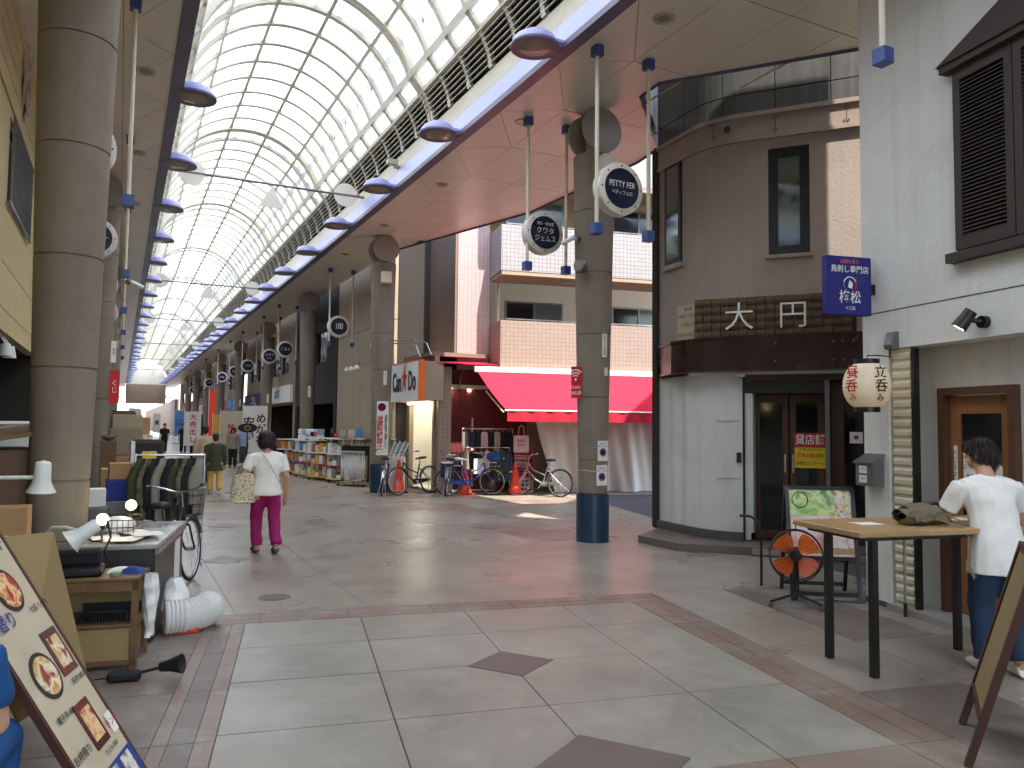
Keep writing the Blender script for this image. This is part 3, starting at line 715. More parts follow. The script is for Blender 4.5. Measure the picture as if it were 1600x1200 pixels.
np_ = bx('door_strip', 'paper', wb, .80, .835, .262, .268, 1.16, 1.52); text('引いて下さい', .045, 'text_black', np_, (.8175, .26, 1.34), vertical=True)
# fittings on the white building
t = thing('wall_spotlight', 'black wall spotlight tilted down on the white facade', 'spotlight', (6.48, 5.13, 0), R(-101.4))
MB().cyl((1.40, -.0, 2.53), (1.40, -.05, 2.53), .05, n=20).build('mount', 'black_metal', t, 40)
MB().cyl((1.40, -.05, 2.53), (1.36, -.12, 2.55), .02, n=10).build('arm', 'black_metal', t, 40)
MB().lathe([(.0, .09), (.05, .085), (.052, .02), (.062, -.08), (.055, -.08), (.045, 0)], 20).build('shade', 'black_metal', t, 40, loc=(1.33, -.14, 2.55), rot=(R(-25), R(25), 0))
MB().lathe([(0, 0), (.05, 0)], 16).build('bulb', 'bulb', t, 0, loc=(1.30, -.165, 2.49), rot=(R(-25), R(25), 0))
t = thing('wall_socket_box', 'grey outdoor socket box at the corner above the lantern', 'socket box', (6.48, 5.13, 0), R(-101.4))
MB().slab([(.37, -.0, 2.40), (.37, -.07, 2.40), (.37, -.09, 2.44), (.37, -.05, 2.56), (.37, 0, 2.56)], (.10, 0, 0)).build('cover', 'grey_metal', t)
MB().tube([(.42, -.06, 2.40), (.42, -.06, 2.33), (.40, -.16, 2.34), (.36, -.26, 2.34), (.36, -.26, 2.29)], .007, 6).build('cable', 'black_metal', t)
t = thing('paper_lantern', 'round white paper lantern with red and black brush lettering', 'lantern', (6.48, 5.13, 0), R(-101.4))
LC = (.35, -.26, 2.06)
pr = []
for i in range(29):
    a = -1.15+2.30*i/28; pr.append((.208*math.cos(a)**.75*(1+.012*math.cos(i*math.pi)), .22*math.sin(a)/math.sin(1.15)*.92))
MB().lathe(pr, 40, LC).build('paper_shade', 'lantern_skin', t, 60)
for z0, z1 in ((.20, .245), (-.245, -.20)): MB().lathe([(.105, z0), (.112, z0), (.112, z1), (.105, z1)], 28, LC).build('rim', 'black_metal', t, 40)
MB().ball((LC[0], LC[1], LC[2]), .035).build('bulb', 'bulb_dim', t, 60)
def wrap(body, size, mat, az, z, parent, gapx=.0):
    r = .214*max(.2, 1-(z/.30)**2)**.5
    x, y = LC[0]+r*math.sin(az), LC[1]-r*math.cos(az)
    o = text(body, size, mat, parent, (x, y, LC[2]+z), (R(90)-.0+z*1.6*0, 0, az), bold=.012); return o
for i, ch in enumerate('昼呑み'): wrap(ch, .125 if i < 2 else .075, 'text_red', R(13), .11-.125*i+(.02 if i == 2 else 0), t)
for i, ch in enumerate('立呑み'): wrap(ch, .125 if i < 2 else .075, 'text_black', R(84), .11-.125*i+(.02 if i == 2 else 0), t)
t = thing('mailbox', 'grey metal mailbox with two labels on the white post', 'mailbox', (6.48, 5.13, 0), R(-101.4))
MB().slab([(.03, -.13, 1.12), (.03, -.002, 1.12), (.03, -.002, 1.40), (.03, -.13, 1.33)], (.23, 0, 0)).build('body', 'grey_metal', t)
MB().slab([(.015, -.15, 1.33), (.015, 0, 1.41), (.015, 0, 1.425), (.015, -.15, 1.345)], (.26, 0, 0)).build('lid', 'grey_metal', t)
for z in (1.15, 1.24):
    lb_ = bx('name_label', 'paper', t, .08, .18, -.134, -.131, z, z+.07); text('大円', .03, 'text_black', lb_, (.13, -.136, z+.035))
t = thing('projecting_sign', 'blue box sign with white lettering sticking out above the lantern', 'sign', (6.48, 5.13, 0), R(-101.4))
bx('box', 'blue_sign', t, .12, .20, -.56, -.06, 2.74, 3.30, bev=.006)
bx('bracket', 'black_metal', t, .14, .18, -.06, 0, 2.95, 3.05)
Z9 = (R(90), 0, R(90))
for b_, sz, mt, z in (('出張も承り', .045, 'orange', 3.245), ('鳥刺し専門店', .075, 'white_text', 3.17), ('梅松', .13, 'white_text', 2.90), ('十三店', .04, 'white_text', 2.80)):
    text(b_, sz, mt, t, (.206, -.31, z), Z9, sx=.95, bold=.008)
for a0, a1, mt in ((20, 160, 'white_text'), (160, 250, 'green_goods'), (290, 380, 'text_red')):
    MB().tube([(.206, -.31+.07*math.cos(R(a)), 3.03+.07*math.sin(R(a))) for a in range(a0, a1+1, 10)], .006, 5).build('emblem', mt, t)
MB().slab([(.205, -.335, 3.0), (.205, -.29, 2.99), (.205, -.28, 3.04), (.205, -.315, 3.07)], (.004, 0, 0)).build('emblem', 'white_text', t)

# ------------------------------------------------------------------ brown building with chamfered corner
BB = Vector((7.43, 8.4, 0)); TF = Vector((.6355, -.772, 0)).normalized(); RZB = math.atan2(TF.y, TF.x)
bb = thing('brown_building', 'brown stucco corner building with a maroon band and closed shop', 'building', BB, RZB)
def loc_b(p):
    d = Vector(p)-BB; inn = Vector((-TF.y, TF.x, 0)); return (d.dot(TF), d.dot(inn))
A_ = loc_b((7.52, 9.68, 0)); N_ = loc_b(Vector((7.52, 9.68, 0))+E1*7)
cs = []  # rounded corner in plan from A to B to the facade
for i in range(7):
    t_ = i/6; p = Vector((A_[0], A_[1])).lerp(Vector((0, 0)), .75+.25*t_) if False else None
def corner(r0, off=0.0, n=8):
    """plan curve: along A->B, rounded at B, then straight along the facade; off pushes outward"""
    a = Vector(A_); b = Vector((0, 0)); d1 = (b-a).normalized(); d2 = Vector((1, 0))
    p1 = b-d1*r0; p2 = b+d2*r0; pts = [a]
    for i in range(n+1):
        t = i/n; pts.append((1-t)**2*p1+2*t*(1-t)*b+t*t*p2)
    pts.append(Vector((4.2, 0)))
    out = []
    for i, p in enumerate(pts):
        d = (pts[min(i+1, len(pts)-1)]-pts[max(0, i-1)]).normalized(); nn = Vector((d.y, -d.x)); out.append(p+nn*off)
    return out
def skin_wall(mb, pts, z0, z1, th=.15):
    for p, q in zip(pts, pts[1:]):
        d = (q-p).normalized(); nn = Vector((-d.y, d.x))*th
        mb.slab([(p.x, p.y, z0), (q.x, q.y, z0), (q.x+nn.x, q.y+nn.y, z0), (p.x+nn.x, p.y+nn.y, z0)], (0, 0, z1-z0))
base = corner(.5)
m = MB(); skin_wall(m, base[:-1], 2.45, 6.0); st = base[-2].x
wall_open(m, st, 4.2, 2.45, 6.0, 0, .15, [(.80, 1.34, 4.05, 5.56)])
m.slab([(N_[0], N_[1], 0), (A_[0], A_[1], 0), (A_[0]+.1, A_[1]+.12, 0), (N_[0], N_[1]-.2, 0)], (0, 0, 9.0))
m.build('upper_wall', 'brown_stucco', bb)
w_ = glazed(bb, .80, 1.34, 4.05, 5.56, .07, w=.13, glass='glass_reflecting'); bx('window_sill', 'cornice_brown', bb, .76, 1.38, -.05, -.002, 4.0, 4.05)
# narrow window on the return wall
dA = (Vector((0, 0))-Vector(A_)).normalized(); nA = Vector((dA.y, -dA.x))
def onA(t, o): p = Vector(A_)+dA*t+nA*o; return (p.x, p.y)
for (t0, t1, z0, z1, o0, o1, nm, mt) in ((.20, .62, 4.15, 5.74, .0, .03, 'window', 'dark_frame'), (.26, .56, 4.23, 5.66, .03, .034, 'pane', 'glass_reflecting'), (.15, .67, 4.08, 4.15, 0, .06, 'window_sill', 'cornice_brown')):
    q = [onA(t0, o0), onA(t1, o0), onA(t1, o1), onA(t0, o1)]; MB().slab([(x, y, z0) for x, y in q], (0, 0, z1-z0)).build(nm, mt, bb)
# cornice belt of riveted panels, then the grey panelled parapet
pc = corner(.5, .05)
m = MB(); skin_wall(m, pc, 5.70, 5.75, .1); skin_wall(m, corner(.5, .06), 6.04, 6.10, .1); m.build('cornice_moulding', 'cornice_brown', bb)
m = MB(); skin_wall(m, corner(.5, .03), 5.752, 6.038, .1); m.build('cornice_belt', 'cornice_brown', bb)
for s_ in (.04, .09, .88, .93, 1.79, 1.84, 2.55, 2.6):
    for z in (5.81, 5.98): MB().lathe([(.012, 0), (.012, .006), (0, .008)], 8, axis='y').build('rivet', 'joint', bb, loc=(s_, -.038, z))
for s_ in (.065, .905, 1.815, 2.575): bx('panel_seam', 'joint', bb, s_-.004, s_+.004, -.0325, -.02, 5.755, 6.035)
MB().tube([(.26, -.03, 5.90), (.26, -.06, 5.90)], .05, 20).build('vent', 'wall_dark', bb); MB().lathe([(.05, 0), (.065, 0), (.065, .02), (.05, .02)], 20, axis='y').build('vent_ring', 'cornice_brown', bb, loc=(.26, -.055, 5.90))
pp = corner(.45, .02)
panels = []
ln = [0]
for p, q in zip(pp, pp[1:]): ln.append(ln[-1]+(q-p).length)
def at_len(L):
    for i in range(len(pp)-1):
        if ln[i] <= L <= ln[i+1]: return pp[i].lerp(pp[i+1], (L-ln[i])/(ln[i+1]-ln[i]))
    return pp[-1]
L = 0.0
while L < ln[-1]-.1:
    L2 = min(L+.72, ln[-1]); cut = [L+.006]+[x for x in ln if L+.02 < x < L2-.02]+[L2-.006]
    for z0, z1 in ((6.11, 6.38), (6.395, 7.6)):
        m = MB(); skin_wall(m, [at_len(x) for x in cut], z0, z1, .06); m.build('parapet_panel', 'panel_grey', bb)
    L = L2
m = MB(); skin_wall(m, corner(.45, -.05), 6.1, 7.62, .1); m.build('parapet_core', 'wall_dark', bb)
# maroon band over the ground floor
m = MB(); bd = corner(.55, .28); skin_wall(m, [Vector(onA(.0, .02))]+bd[1:-1]+[Vector((1.98, -.28))], 2.47, 2.885, .26); m.build('fascia_band', 'maroon', bb)
m = MB(); bd2 = corner(.55, .30); skin_wall(m, [Vector(onA(.0, .04))]+bd2[1:-1]+[Vector((1.98, -.30))], 2.885, 2.915, .3); skin_wall(m, [Vector(onA(.0, .03))]+corner(.55, .29)[1:-1]+[Vector((1.98, -.29))], 2.44, 2.47, .28); m.build('band_moulding', 'maroon', bb)
for s_ in (.9, 1.62, 1.73, 1.86):
    for z in (2.56, 2.80): MB().lathe([(.014, -.004), (.014, .004), (0, .006)], 8, axis='y').build('rivet', 'grey_metal', bb, loc=(s_, -.285, z))
bx('shop_ceiling', 'plaster_white', bb, -.3, 2.4, -.02, 1.2, 2.40, 2.44)
# ground floor: white corner wall with three soft flutes, doorway
m = MB()
gp = corner(.35, .0)
prev = None; pts = []
NN = 60; tot = 0
gl = [0]
for p, q in zip(gp[:-1], gp[1:-1]): gl.append(gl[-1]+(q-p).length)
def g_at(L):
    for i in range(len(gl)-1):
        if gl[i] <= L <= gl[i+1]:
            p = gp[i].lerp(gp[i+1], (L-gl[i])/(gl[i+1]-gl[i])); d = (gp[i+1]-gp[i]).normalized(); return p, Vector((d.y, -d.x))
    return gp[-2], Vector((0, -1))
for i in range(NN+1):
    L = gl[-1]*i/NN; p, nn = g_at(L); fl = .028*(.5-.5*math.cos((L-.30)*2*math.pi/.30)) if .30 < L < .90 else 0
    pts.append(p+nn*fl)
pts.append(Vector((.44, 0)))
MB().grid(lambda a, b: (pts[round(a*(len(pts)-1))].x, pts[round(a*(len(pts)-1))].y, .22+2.2*b), len(pts)-1, 4).build('corner_wall', 'plaster_white', bb, 50)
m = MB(); skin_wall(m, [p+Vector((.08, .12)) for p in base[:-1]]+[Vector((.44, .13))], .22, 2.42, .1); m.build('corner_core', 'plaster_white', bb)
for z in (.95, 1.75): bx('panel_line', 'joint', bb, .08, .40, -.004, .004, z, z+.006)
m = MB(); skin_wall(m, [g_at(gl[-1]*i/12)[0]+g_at(gl[-1]*i/12)[1]*.045 for i in range(13)]+[Vector((.44, -.02))], .10, .225, .1); m.build('plinth', 'panel_grey', bb)
bx('jamb_panel', 'plaster_white', bb, .47, .54, .02, .06, .12, 2.14)
bx('door_jamb', 'black_metal', bb, .44, .47, -.01, .3, .12, 2.40)
bx('shutter_housing', 'dark_frame', bb, .47, 1.50, .02, .26, 2.14, 2.31); bx('lintel', 'dark_wood', bb, .44, 2.5, .0, .3, 2.312, 2.40)
for a, b in ((.56, 1.02), (1.04, 1.48)):
    dm = MB(); wall_open(dm, a, b, .12, 2.13, .27, .31, [(a+.08, b-.08, .25, 2.02)]); dr = dm.build('shop_door', 'dark_wood', bb); bx('pane', 'glass_dark', dr, a+.08, b-.08, .287, .293, .25, 2.02); bx('handle', 'steel', dr, (b-.055 if a < 1 else a+.03), (b-.03 if a < 1 else a+.055), .24, .262, 1.05, 1.30)
bx('door_post', 'grey_metal', bb, 1.50, 1.56, .0, .3, .12, 2.31); bx('side_frame', 'dark_wood', bb, 1.57, 1.66, .2, .3, .12, 2.31); 
glazed(bb, 1.66, 2.6, .12, 2.30, .25, fr='dark_wood', w=.07)
bx('room_back', 'wall_dark', bb, .3, 4, 2.2, 2.3, 0, 2.5); bx('room_side', 'wall_dark', bb, 4.0, 4.1, 0, 2.3, 0, 2.5)
bx('shop_floor', 'stone_dark', bb, -.2, 4, .31, 2.3, .02, .11)
bx('intercom', 'black_plastic', bb, .36, .42, -.03, -.002, 1.18, 1.32)
bx('ceiling_lamp', 'steel', bb, .40, .50, -.22, -.14, 2.36, 2.40); 
bx('upper_body', 'brown_stucco', bb, .25, 4.2, .25, 7, 6.0, 9.0)
m = MB(); m.prism([(A_[0], A_[1]), (N_[0], N_[1]), (N_[0]+1, 0.4), (4.2, .3), (.3, .2)], 8.95, 9.1); m.prism([(A_[0]+.1, A_[1]+.1), (N_[0], N_[1]-.1), (N_[0]+1, 0.4), (4.2, .3), (.3, .2)], 2.5, 2.6); m.build('roof_slab', 'wall_dark', bb)
# downpipe at the corner
pA = onA(-.02, .03); MB().cyl((pA[0], pA[1], 0.1), (pA[0], pA[1], 6.1), .045, n=16).cyl((pA[0]-.06, pA[1]+.11, 0.1), (pA[0]-.06, pA[1]+.11, 6.1), .035, n=16).build('downpipe', 'wall_dark', bb, 40)
# polished step platform
st_ = thing('shop_platform', 'low dark polished step in front of the closed brown shop', 'step', BB, RZB)
P1 = loc_b((6.70, 9.10, 0)); P2 = loc_b((6.72, 8.25, 0)); P3 = (.6, -.55); P4 = (2.4, -.42)
MB().prism([P1, P2, P3, P4, (2.4, .3), (.4, .3), (0, .1), (A_[0], A_[1])], .0, .105).build('slab', 'stone_dark', st_)
bx('edge_strip', 'steel', st_, .62, 2.38, -.575, -.55, .02, .10)
# signs of the brown shop
sg = thing('old_shop_sign', 'weathered bamboo shop sign with two large white characters', 'sign', BB, RZB)
for i in range(5):
    for j in range(17):
        put('slat', _tm.setdefault(('bam', (i+j) % 3), MB().box(0, .118, -.14-.01*((i+j) % 3), -.08, 0, .112, bev=.006).mesh('slat', 'bamboo_old')), sg, (-.19+j*.12, 0, 2.90+i*.113))
bx('backing', 'wall_dark', sg, -.2, 1.9, -.08, -.04, 2.9, 3.47)
text('大', .42, 'white_text', sg, (.42, -.175, 3.17), bold=-.005); text('円', .40, 'white_text', sg, (1.12, -.175, 3.17), bold=-.005)
cs_ = thing('curved_shop_notice', 'cream notice board with faded lettering curving round the corner', 'sign', BB, RZB)
m = MB(); cpts = [p for p in corner(.55, .16)][1:-1]; cpts = [Vector(onA(.72, .16))]+cpts[:6]; skin_wall(m, cpts, 2.92, 3.44, .02); m.build('board', 'cream_sign', cs_)
pm = cpts[len(cpts)//2]; dd = (cpts[-1]-cpts[0]).normalized(); azz = math.atan2(dd.y, dd.x); nn = Vector((dd.y, -dd.x))*.07
for z, b_ in ((3.36, '新大阪'), (3.26, '大阪屋十三西口店'), (3.13, '十三本町1丁目'), (2.99, '電話 06-7891-2134')): text(b_, .06, 'text_black', cs_, (pm.x+nn.x, pm.y+nn.y, z), (R(90), 0, azz), sx=.8)
rs_ = thing('rental_notice', 'red and yellow shop to let notice on the glass door', 'notice', BB, RZB)
bx('red_half', 'red_sign', rs_, 1.10, 1.50, .255, .262, 1.40, 1.60); bx('yellow_half', 'yellow', rs_, 1.10, 1.50, .255, .262, 1.12, 1.40)
text('貸店舗', .15, 'white_text', rs_, (1.30, .252, 1.50), sx=.85, bold=.015); text('☎06-6306-5530', .075, 'text_red', rs_, (1.30, .252, 1.29), sx=.65, bold=.015); text('お問い合わせは', .04, 'text_black', rs_, (1.3, .252, 1.37)); text('米野口エステート', .06, 'text_black', rs_, (1.30, .252, 1.18), sx=.75, bold=.01)
stk = bx('window_sticker', 'paper', None, 0, .16, 0, .004, 0, .15); stk.location = BB+TF*1.80+Vector((-TF.y, TF.x, 0))*.19+Vector((0, 0, 1.47)); stk.rotation_euler = (0, 0, RZB); tag(stk, 'small white sticker with red mark on the dark shop window', 'sticker', kind='thing')
MB().lathe([(.03, -.002), (0, -.003)], 16, (.08, 0, .08), 'y').build('emblem', 'text_red', stk)

# ------------------------------------------------------------------ apartment block on the far side of the cross street
ap = thing('apartment_building', 'tiled apartment block with balconies above the red awning', 'building', (6.5, 17.36, 0), R(-11.4))
D = 1.15
m = MB(); wall_open(m, 1.84, 14, 3.15, 12, D, D+.2, [(2.29, 3.91, 4.45, 5.0-.02), (5.34, 6.96, 4.45, 4.98), (8.4, 10, 4.45, 4.98), (2.29, 3.91, 6.6, 8.6), (5.34, 6.96, 6.6, 8.6)]) if False else wall_open(MB(), 1.84, 14, 3.15, 12, D, D+.2, [(2.29, 3.91, 3.3, 4.97), (5.34, 6.96, 3.3, 4.97), (2.29, 3.91, 6.0, 7.7), (5.34, 6.96, 6.0, 7.7)])
m.build('balcony_wall', 'wall_tan', ap)
for s0 in (2.29, 5.34):
    for z0, z1 in ((3.3, 4.97), (6.0, 7.7)):
        glazed(ap, s0, s0+1.62, z0, z1, D+.08, fr='grey_metal', glass='glass_dark', w=.05, mid=True)
bx('pilaster', 'tile_pink', ap, 1.0, 1.84, D-.02, D+.2, 3.1, 12)
bx('side_wall', 'wall_darkbrown', ap, .996, 1.2, D-.016, 14, 3.1, 12)
bx('back_wall', 'wall_tan', ap, 1.2, 14, 13.8, 14, 0, 12); bx('flat_roof', 'wall_tan', ap, 1.0, 14, D, 14, 12, 12.2)
bx('floor_slab', 'wall_tan', ap, 1.2, 14, D+.2, 13.8, 2.9, 3.1)
for z, mt in ((3.12, 'tile_beige'), (5.53, 'tile_white'), (7.95, 'tile_white')):
    p_ = MB().box(1.86, 14, 0, .12, z, z+1.16).build('balcony_parapet', mt, ap)
    bx('parapet_return', mt, ap, 1.86, 1.98, .12, D, z, z+1.16)
    bx('balcony_slab', 'wall_tan', ap, 1.88, 14, .01, D, z-.1, z+.06)
    bx('rail', 'steel', ap, 2.0, 14, .04, .07, z+1.19, z+1.22)
    for k in range(10): bx('rail_post', 'steel', ap, 2.1+k*1.1, 2.12+k*1.1, .045, .065, z+1.16, z+1.19)
MB().cyl((2.08, D-.06, 3.2), (2.08, D-.06, 5.4), .035, n=10).build('downpipe', 'pole_cream', ap, 40)
for z in (5.53, 7.95): bx('gutter_vent', 'grey_metal', ap, 3.6, 4.2, .4, .6, z-.115, z-.1)
# street-level wall behind the clothes and the discount shop box
bx('street_wall', 'red_dark', ap, .72, 2.9, D-.02, D+.1, 0, 3.1)
for i in range(18): put('rib', _tm.setdefault('redrib', MB().box(0, .03, D-.035, D-.021, .05, 3.05).mesh('rib', 'red_dark')), ap, (.80+i*.115, 0, 0))
bx('street_wall', 'wall_tan', ap, 2.9, 14, D-.02, D+.1, 0, 3.1)
bx('tile_pier', 'tile_beige', ap, .40, .72, .35, D+.1, 0, 3.1)
# small flat hood and the drop-arm awning
hd = thing('flat_hood', 'flat faded red hood beside the drop arm awning', 'awning', (6.5, 17.36, 0), R(-11.4))
MB().slab([(.15, D, 3.28), (2.05, D, 3.28), (2.05, .10, 3.14), (.15, .10, 3.16)], (0, 0, .025)).build('canopy', 'awning_cloth', hd)
for s_ in (.25, 1.0): MB().cyl((s_, .12, 3.15), (s_+.02, D, 2.5), .015, n=6).build('strut', 'steel', hd)
aw = thing('red_awning', 'wide bright red sloping awning over the clothes shop', 'awning', (6.5, 17.36, 0), R(-11.4))
bx('case', 'white_paint', aw, 1.2, 8.2, -.10, .0, 2.96, 3.10, bev=.015)
FR = (-1.45, 2.02)
def awn(a, b):
    s0 = 1.28+.37*b; s1 = 8.15
    sag = -.05*math.sin(math.pi*b)-.035*abs(math.sin(3*math.pi*a+.4))*b+.008*math.sin(a*41+b*7)*math.sin(b*9+a*13)
    return (s0+(s1-s0)*a, -.08+(FR[0]+.08)*b, 2.96+(FR[1]-2.96)*b+sag+.006*math.sin(a*60))
MB().grid(awn, 60, 8).build('cloth', 'awning_cloth', aw, 40)
for k in range(1, 8): MB().tube([(awn(k/8, b/6)[0], awn(k/8, b/6)[1], awn(k/8, b/6)[2]+.006) for b in range(7)], .006, 4).build('seam', 'red_awning', aw)
MB().cyl((1.6, FR[0], FR[1]-.01), (8.2, FR[0], FR[1]-.01), .022, n=8).build('front_rail', 'pole_cream', aw)
MB().grid(lambda a, b: (1.66+(8.15-1.66)*a, FR[0]+.02*math.sin(a*90)-.01, FR[1]-.02-.24*b), 120, 2).build('valance', 'awning_cloth', aw, 40)
for s_ in (1.5, 4.5, 7.8): MB().cyl((s_, -.05, 2.5), (s_+.1, FR[0]+.1, FR[1]-.05), .018, n=8).build('arm', 'pole_cream', aw)
ct = thing('sheet_curtain', 'pale weathered sheet curtain hanging under the red awning', 'curtain', (6.5, 17.36, 0), R(-11.4))
def cfn(a, b):
    s0 = 2.72+.6*(1-b)**1.2; s_ = s0+(8.2-s0)*a
    return (s_, .0+.05*math.sin(s_*7+1.3*math.sin(s_*2.1))*(1.1-b*.7)+.03*math.sin(s_*17+b*5)-.10*(1-b)**3*math.sin(s_*5), .01+2.25*b-.05*abs(math.sin(s_*2.2))*(1-abs(2*b-1))*0)
MB().grid(cfn, 160, 24).build('sheet', 'curtain_sheet', ct, 60)
MB().cyl((2.7, 0, 2.27), (8.2, 0, 2.27), .018, n=8).build('rod', 'steel', ct)
# discount shop facing the arcade
cd = thing('discount_shop', 'discount shop front with a white sign beside the corner', 'shop', (6.5, 20.1, 0), R(-90))
m = MB(); wall_open(m, 0, 2.10, 0, 3.4, .5, .62, [(.25, 2.02, .02, 2.22)]); m.build('front_wall', 'wall_tan', cd)
bx('sign_box', 'wall_tan', cd, .12, 2.70, -.04, .498, 2.26, 3.20)
bx('sign_board', 'white_paint', cd, .12, 2.72, -.16, -.042, 2.26, 3.20); bx('sign_edge', 'orange', cd, 2.722, 2.78, -.165, -.02, 2.24, 3.22); bx('sign_edge', 'orange', cd, .10, 2.722, -.162, -.03, 3.202, 3.24)
text('Can', .66, 'navy', cd, (1.14, -.17, 2.72), sx=.66, bold=.03); text('★', .85, 'cone_red', cd, (1.72, -.17, 2.76), sx=.58); text('Do', .66, 'navy', cd, (2.28, -.17, 2.72), sx=.66, bold=.03)
bx('interior_back', 'wall_inside', cd, .1, 1.95, 2.9, 3.0, 0, 3.0); bx('interior_side', 'wall_inside', cd, 0, .1, .62, 2.9, 0, 3.0)
MB().prism([(2.04, .62), (2.10, .62), (1.70, 1.02), (2.02, 2.95), (1.94, 2.95), (1.62, 1.0)], 0, 3.0).build('interior_side', 'wall_inside', cd)
bx('interior_ceiling', 'wall_inside', cd, .0, 2.0, .62, 2.9, 2.6, 2.7); bx('interior_floor', 'wall_inside', cd, .1, 2.0, .52, 2.9, -.02, .02)
bx('roof_slab', 'wall_darkbrown', cd, 0, 2.1, .4, 3, 3.4, 3.5); bx('upper_wall', 'wall_darkbrown', cd, -7, 1.80, 1.14, 1.3, 3.5, 12)
for k in range(3): bx('tube_lamp', 'tube_light', cd, .35, 1.95, .40+k*.55, .45+k*.55, 2.205 if k == 0 else 2.54, 2.235 if k == 0 else 2.57)
bx('inner_poster', 'orange', cd, 1.2, 1.8, .9, .92, 1.9, 2.2); text('100円', .2, 'white_text', cd, (1.5, .89, 2.05))
for k in range(3):
    sh_ = bx('goods_panel', 'wall_inside', cd, .30+k*.56, .80+k*.56, 1.6, 1.66, .1, 1.85)
    for r_ in range(5):
        for q_ in range(3): put('product', _tm.setdefault(('prod', (k+r_+q_) % 4), MB().box(0, .12, -.06, 0, 0, .24, bev=.01).mesh('product', ('goods_dark', 'goods_mix', 'dark_cloth', 'paper')[(k+r_+q_) % 4])), sh_, (.34+k*.56+q_*.155, 1.59, .2+r_*.33))
t = thing('sign_spotlights', 'pair of spotlights on long arms above the shop sign', 'spotlight', (6.5, 20.1, 0), R(-90))
for k, s_ in enumerate((1.0, 1.75)):
    MB().tube([(s_+1.1, .1, 3.35), (s_+1.1, -.02, 3.62), (s_+.95, -.1, 3.68), (s_, -.75, 3.74)], .016, 6).build('arm', 'steel', t); MB().lathe([(0, .1), (.06, .1), (.075, -.02), (.07, -.02)], 14, (s_, -.78, 3.66)).build('shade', 'white_paint', t, 40)
# neighbouring fronts along the right side of the arcade
bw = thing('beige_building', 'plain beige panelled building front next to the discount shop', 'building', (6.62, 26.2, 0), R(-90))
for k in range(3):
    for j, (z0, z1) in enumerate(((1.32, 4.55), (4.57, 7.5))): bx('wall_panel', 'wall_beige', bw, k*2.03, k*2.03+2.0, 0, .15, z0, z1)
bx('core_wall', 'wall_dark', bw, 0, 6.1, .1, 3, 0, 7.4); bx('ledge', 'cornice_brown', bw, 0, 6.09, -.04, .1, 1.24, 1.31)
for i in range(60): put('rib', _tm.setdefault('corr', MB().slab([(0, .1, 0), (.02, .04, 0), (.07, .04, 0), (.09, .1, 0)], (0, 0, 1.23)).mesh('rib', 'wall_beige')), bw, (.02+i*.1, 0, 0))
t = thing('wall_floodlights', 'row of three small floodlights on the beige wall', 'floodlight', (6.62, 26.2, 0), R(-90))
bx('rail', 'grey_metal', t, 3.0, 4.4, -.5, -.46, 3.42, 3.45); 
for k in range(3): MB().lathe([(0, .07), (.06, .06), (.085, -.05), (.08, -.05)], 14, (3.1+k*.55, -.5, 3.33)).build('lamp_head', 'white_paint', t, 40); MB().lathe([(0, 0), (.06, 0)], 12, (3.1+k*.55, -.5, 3.29)).build('bulb', 'bulb', t); bx('arm', 'grey_metal', t, 3.09+k*.55, 3.11+k*.55, -.46, 0, 3.43, 3.44)
def shopfront(y0, ln_, label, wallm, sign=None, signm='white_paint', textm='navy', x=6.6, h=7.2, rz=-90, cat='building', open_z=2.4, dark='wall_dark'):
    b = thing('shop_building', label, cat, (x, y0, 0), R(rz))
    m = MB(); wall_open(m, 0, ln_, 0, h, 0, .15, [(.35, ln_-.35, .02, open_z), (ln_*.2, ln_*.45, 3.9, 5.1), (ln_*.55, ln_*.8, 3.9, 5.1)]); m.build('front_wall', wallm, b)
    for a, c in ((ln_*.2, ln_*.45), (ln_*.55, ln_*.8)): glazed(b, a, c, 3.9, 5.1, .09, w=.05)
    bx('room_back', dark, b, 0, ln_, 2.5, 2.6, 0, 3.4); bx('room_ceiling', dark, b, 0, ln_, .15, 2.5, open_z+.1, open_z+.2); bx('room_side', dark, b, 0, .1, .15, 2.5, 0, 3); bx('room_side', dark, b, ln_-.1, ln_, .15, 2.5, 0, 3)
    bx('flat_roof', 'wall_dark', b, 0, ln_, 0, 6, h, h+.15)
    bx('shelf_unit', 'goods_mix', b, ln_*.2, ln_*.5, 1.2, 1.6, .0, 1.5); bx('shelf_unit', 'goods_dark', b, ln_*.6, ln_*.9, 1.4, 1.8, .0, 1.7)
    if sign:
        bx('sign_board', signm, b, .3, ln_-.3, -.14, -.02, open_z+.1, open_z+.85); text(sign, .5, textm, b, (ln_/2, -.15, open_z+.47))
    MB().ball((ln_*.4, 1, open_z-.1), .06).build('ceiling_bulb', 'bulb', b); MB().ball((ln_*.75, .8, open_z-.1), .06).build('ceiling_bulb', 'bulb', b)
    return b
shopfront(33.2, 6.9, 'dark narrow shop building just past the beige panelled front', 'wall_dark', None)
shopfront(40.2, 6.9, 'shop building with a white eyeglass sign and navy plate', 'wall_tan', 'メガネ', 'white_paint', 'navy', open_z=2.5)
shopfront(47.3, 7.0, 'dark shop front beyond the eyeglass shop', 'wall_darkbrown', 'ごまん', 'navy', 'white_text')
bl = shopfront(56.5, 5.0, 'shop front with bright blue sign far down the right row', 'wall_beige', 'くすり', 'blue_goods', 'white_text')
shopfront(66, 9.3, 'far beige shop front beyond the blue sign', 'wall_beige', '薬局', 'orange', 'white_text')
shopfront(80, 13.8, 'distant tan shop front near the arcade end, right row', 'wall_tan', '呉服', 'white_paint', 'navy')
shopfront(104, 23.8, 'last long dark shop front at the far right', 'wall_darkbrown', '喫茶', 'red_sign', 'white_text')
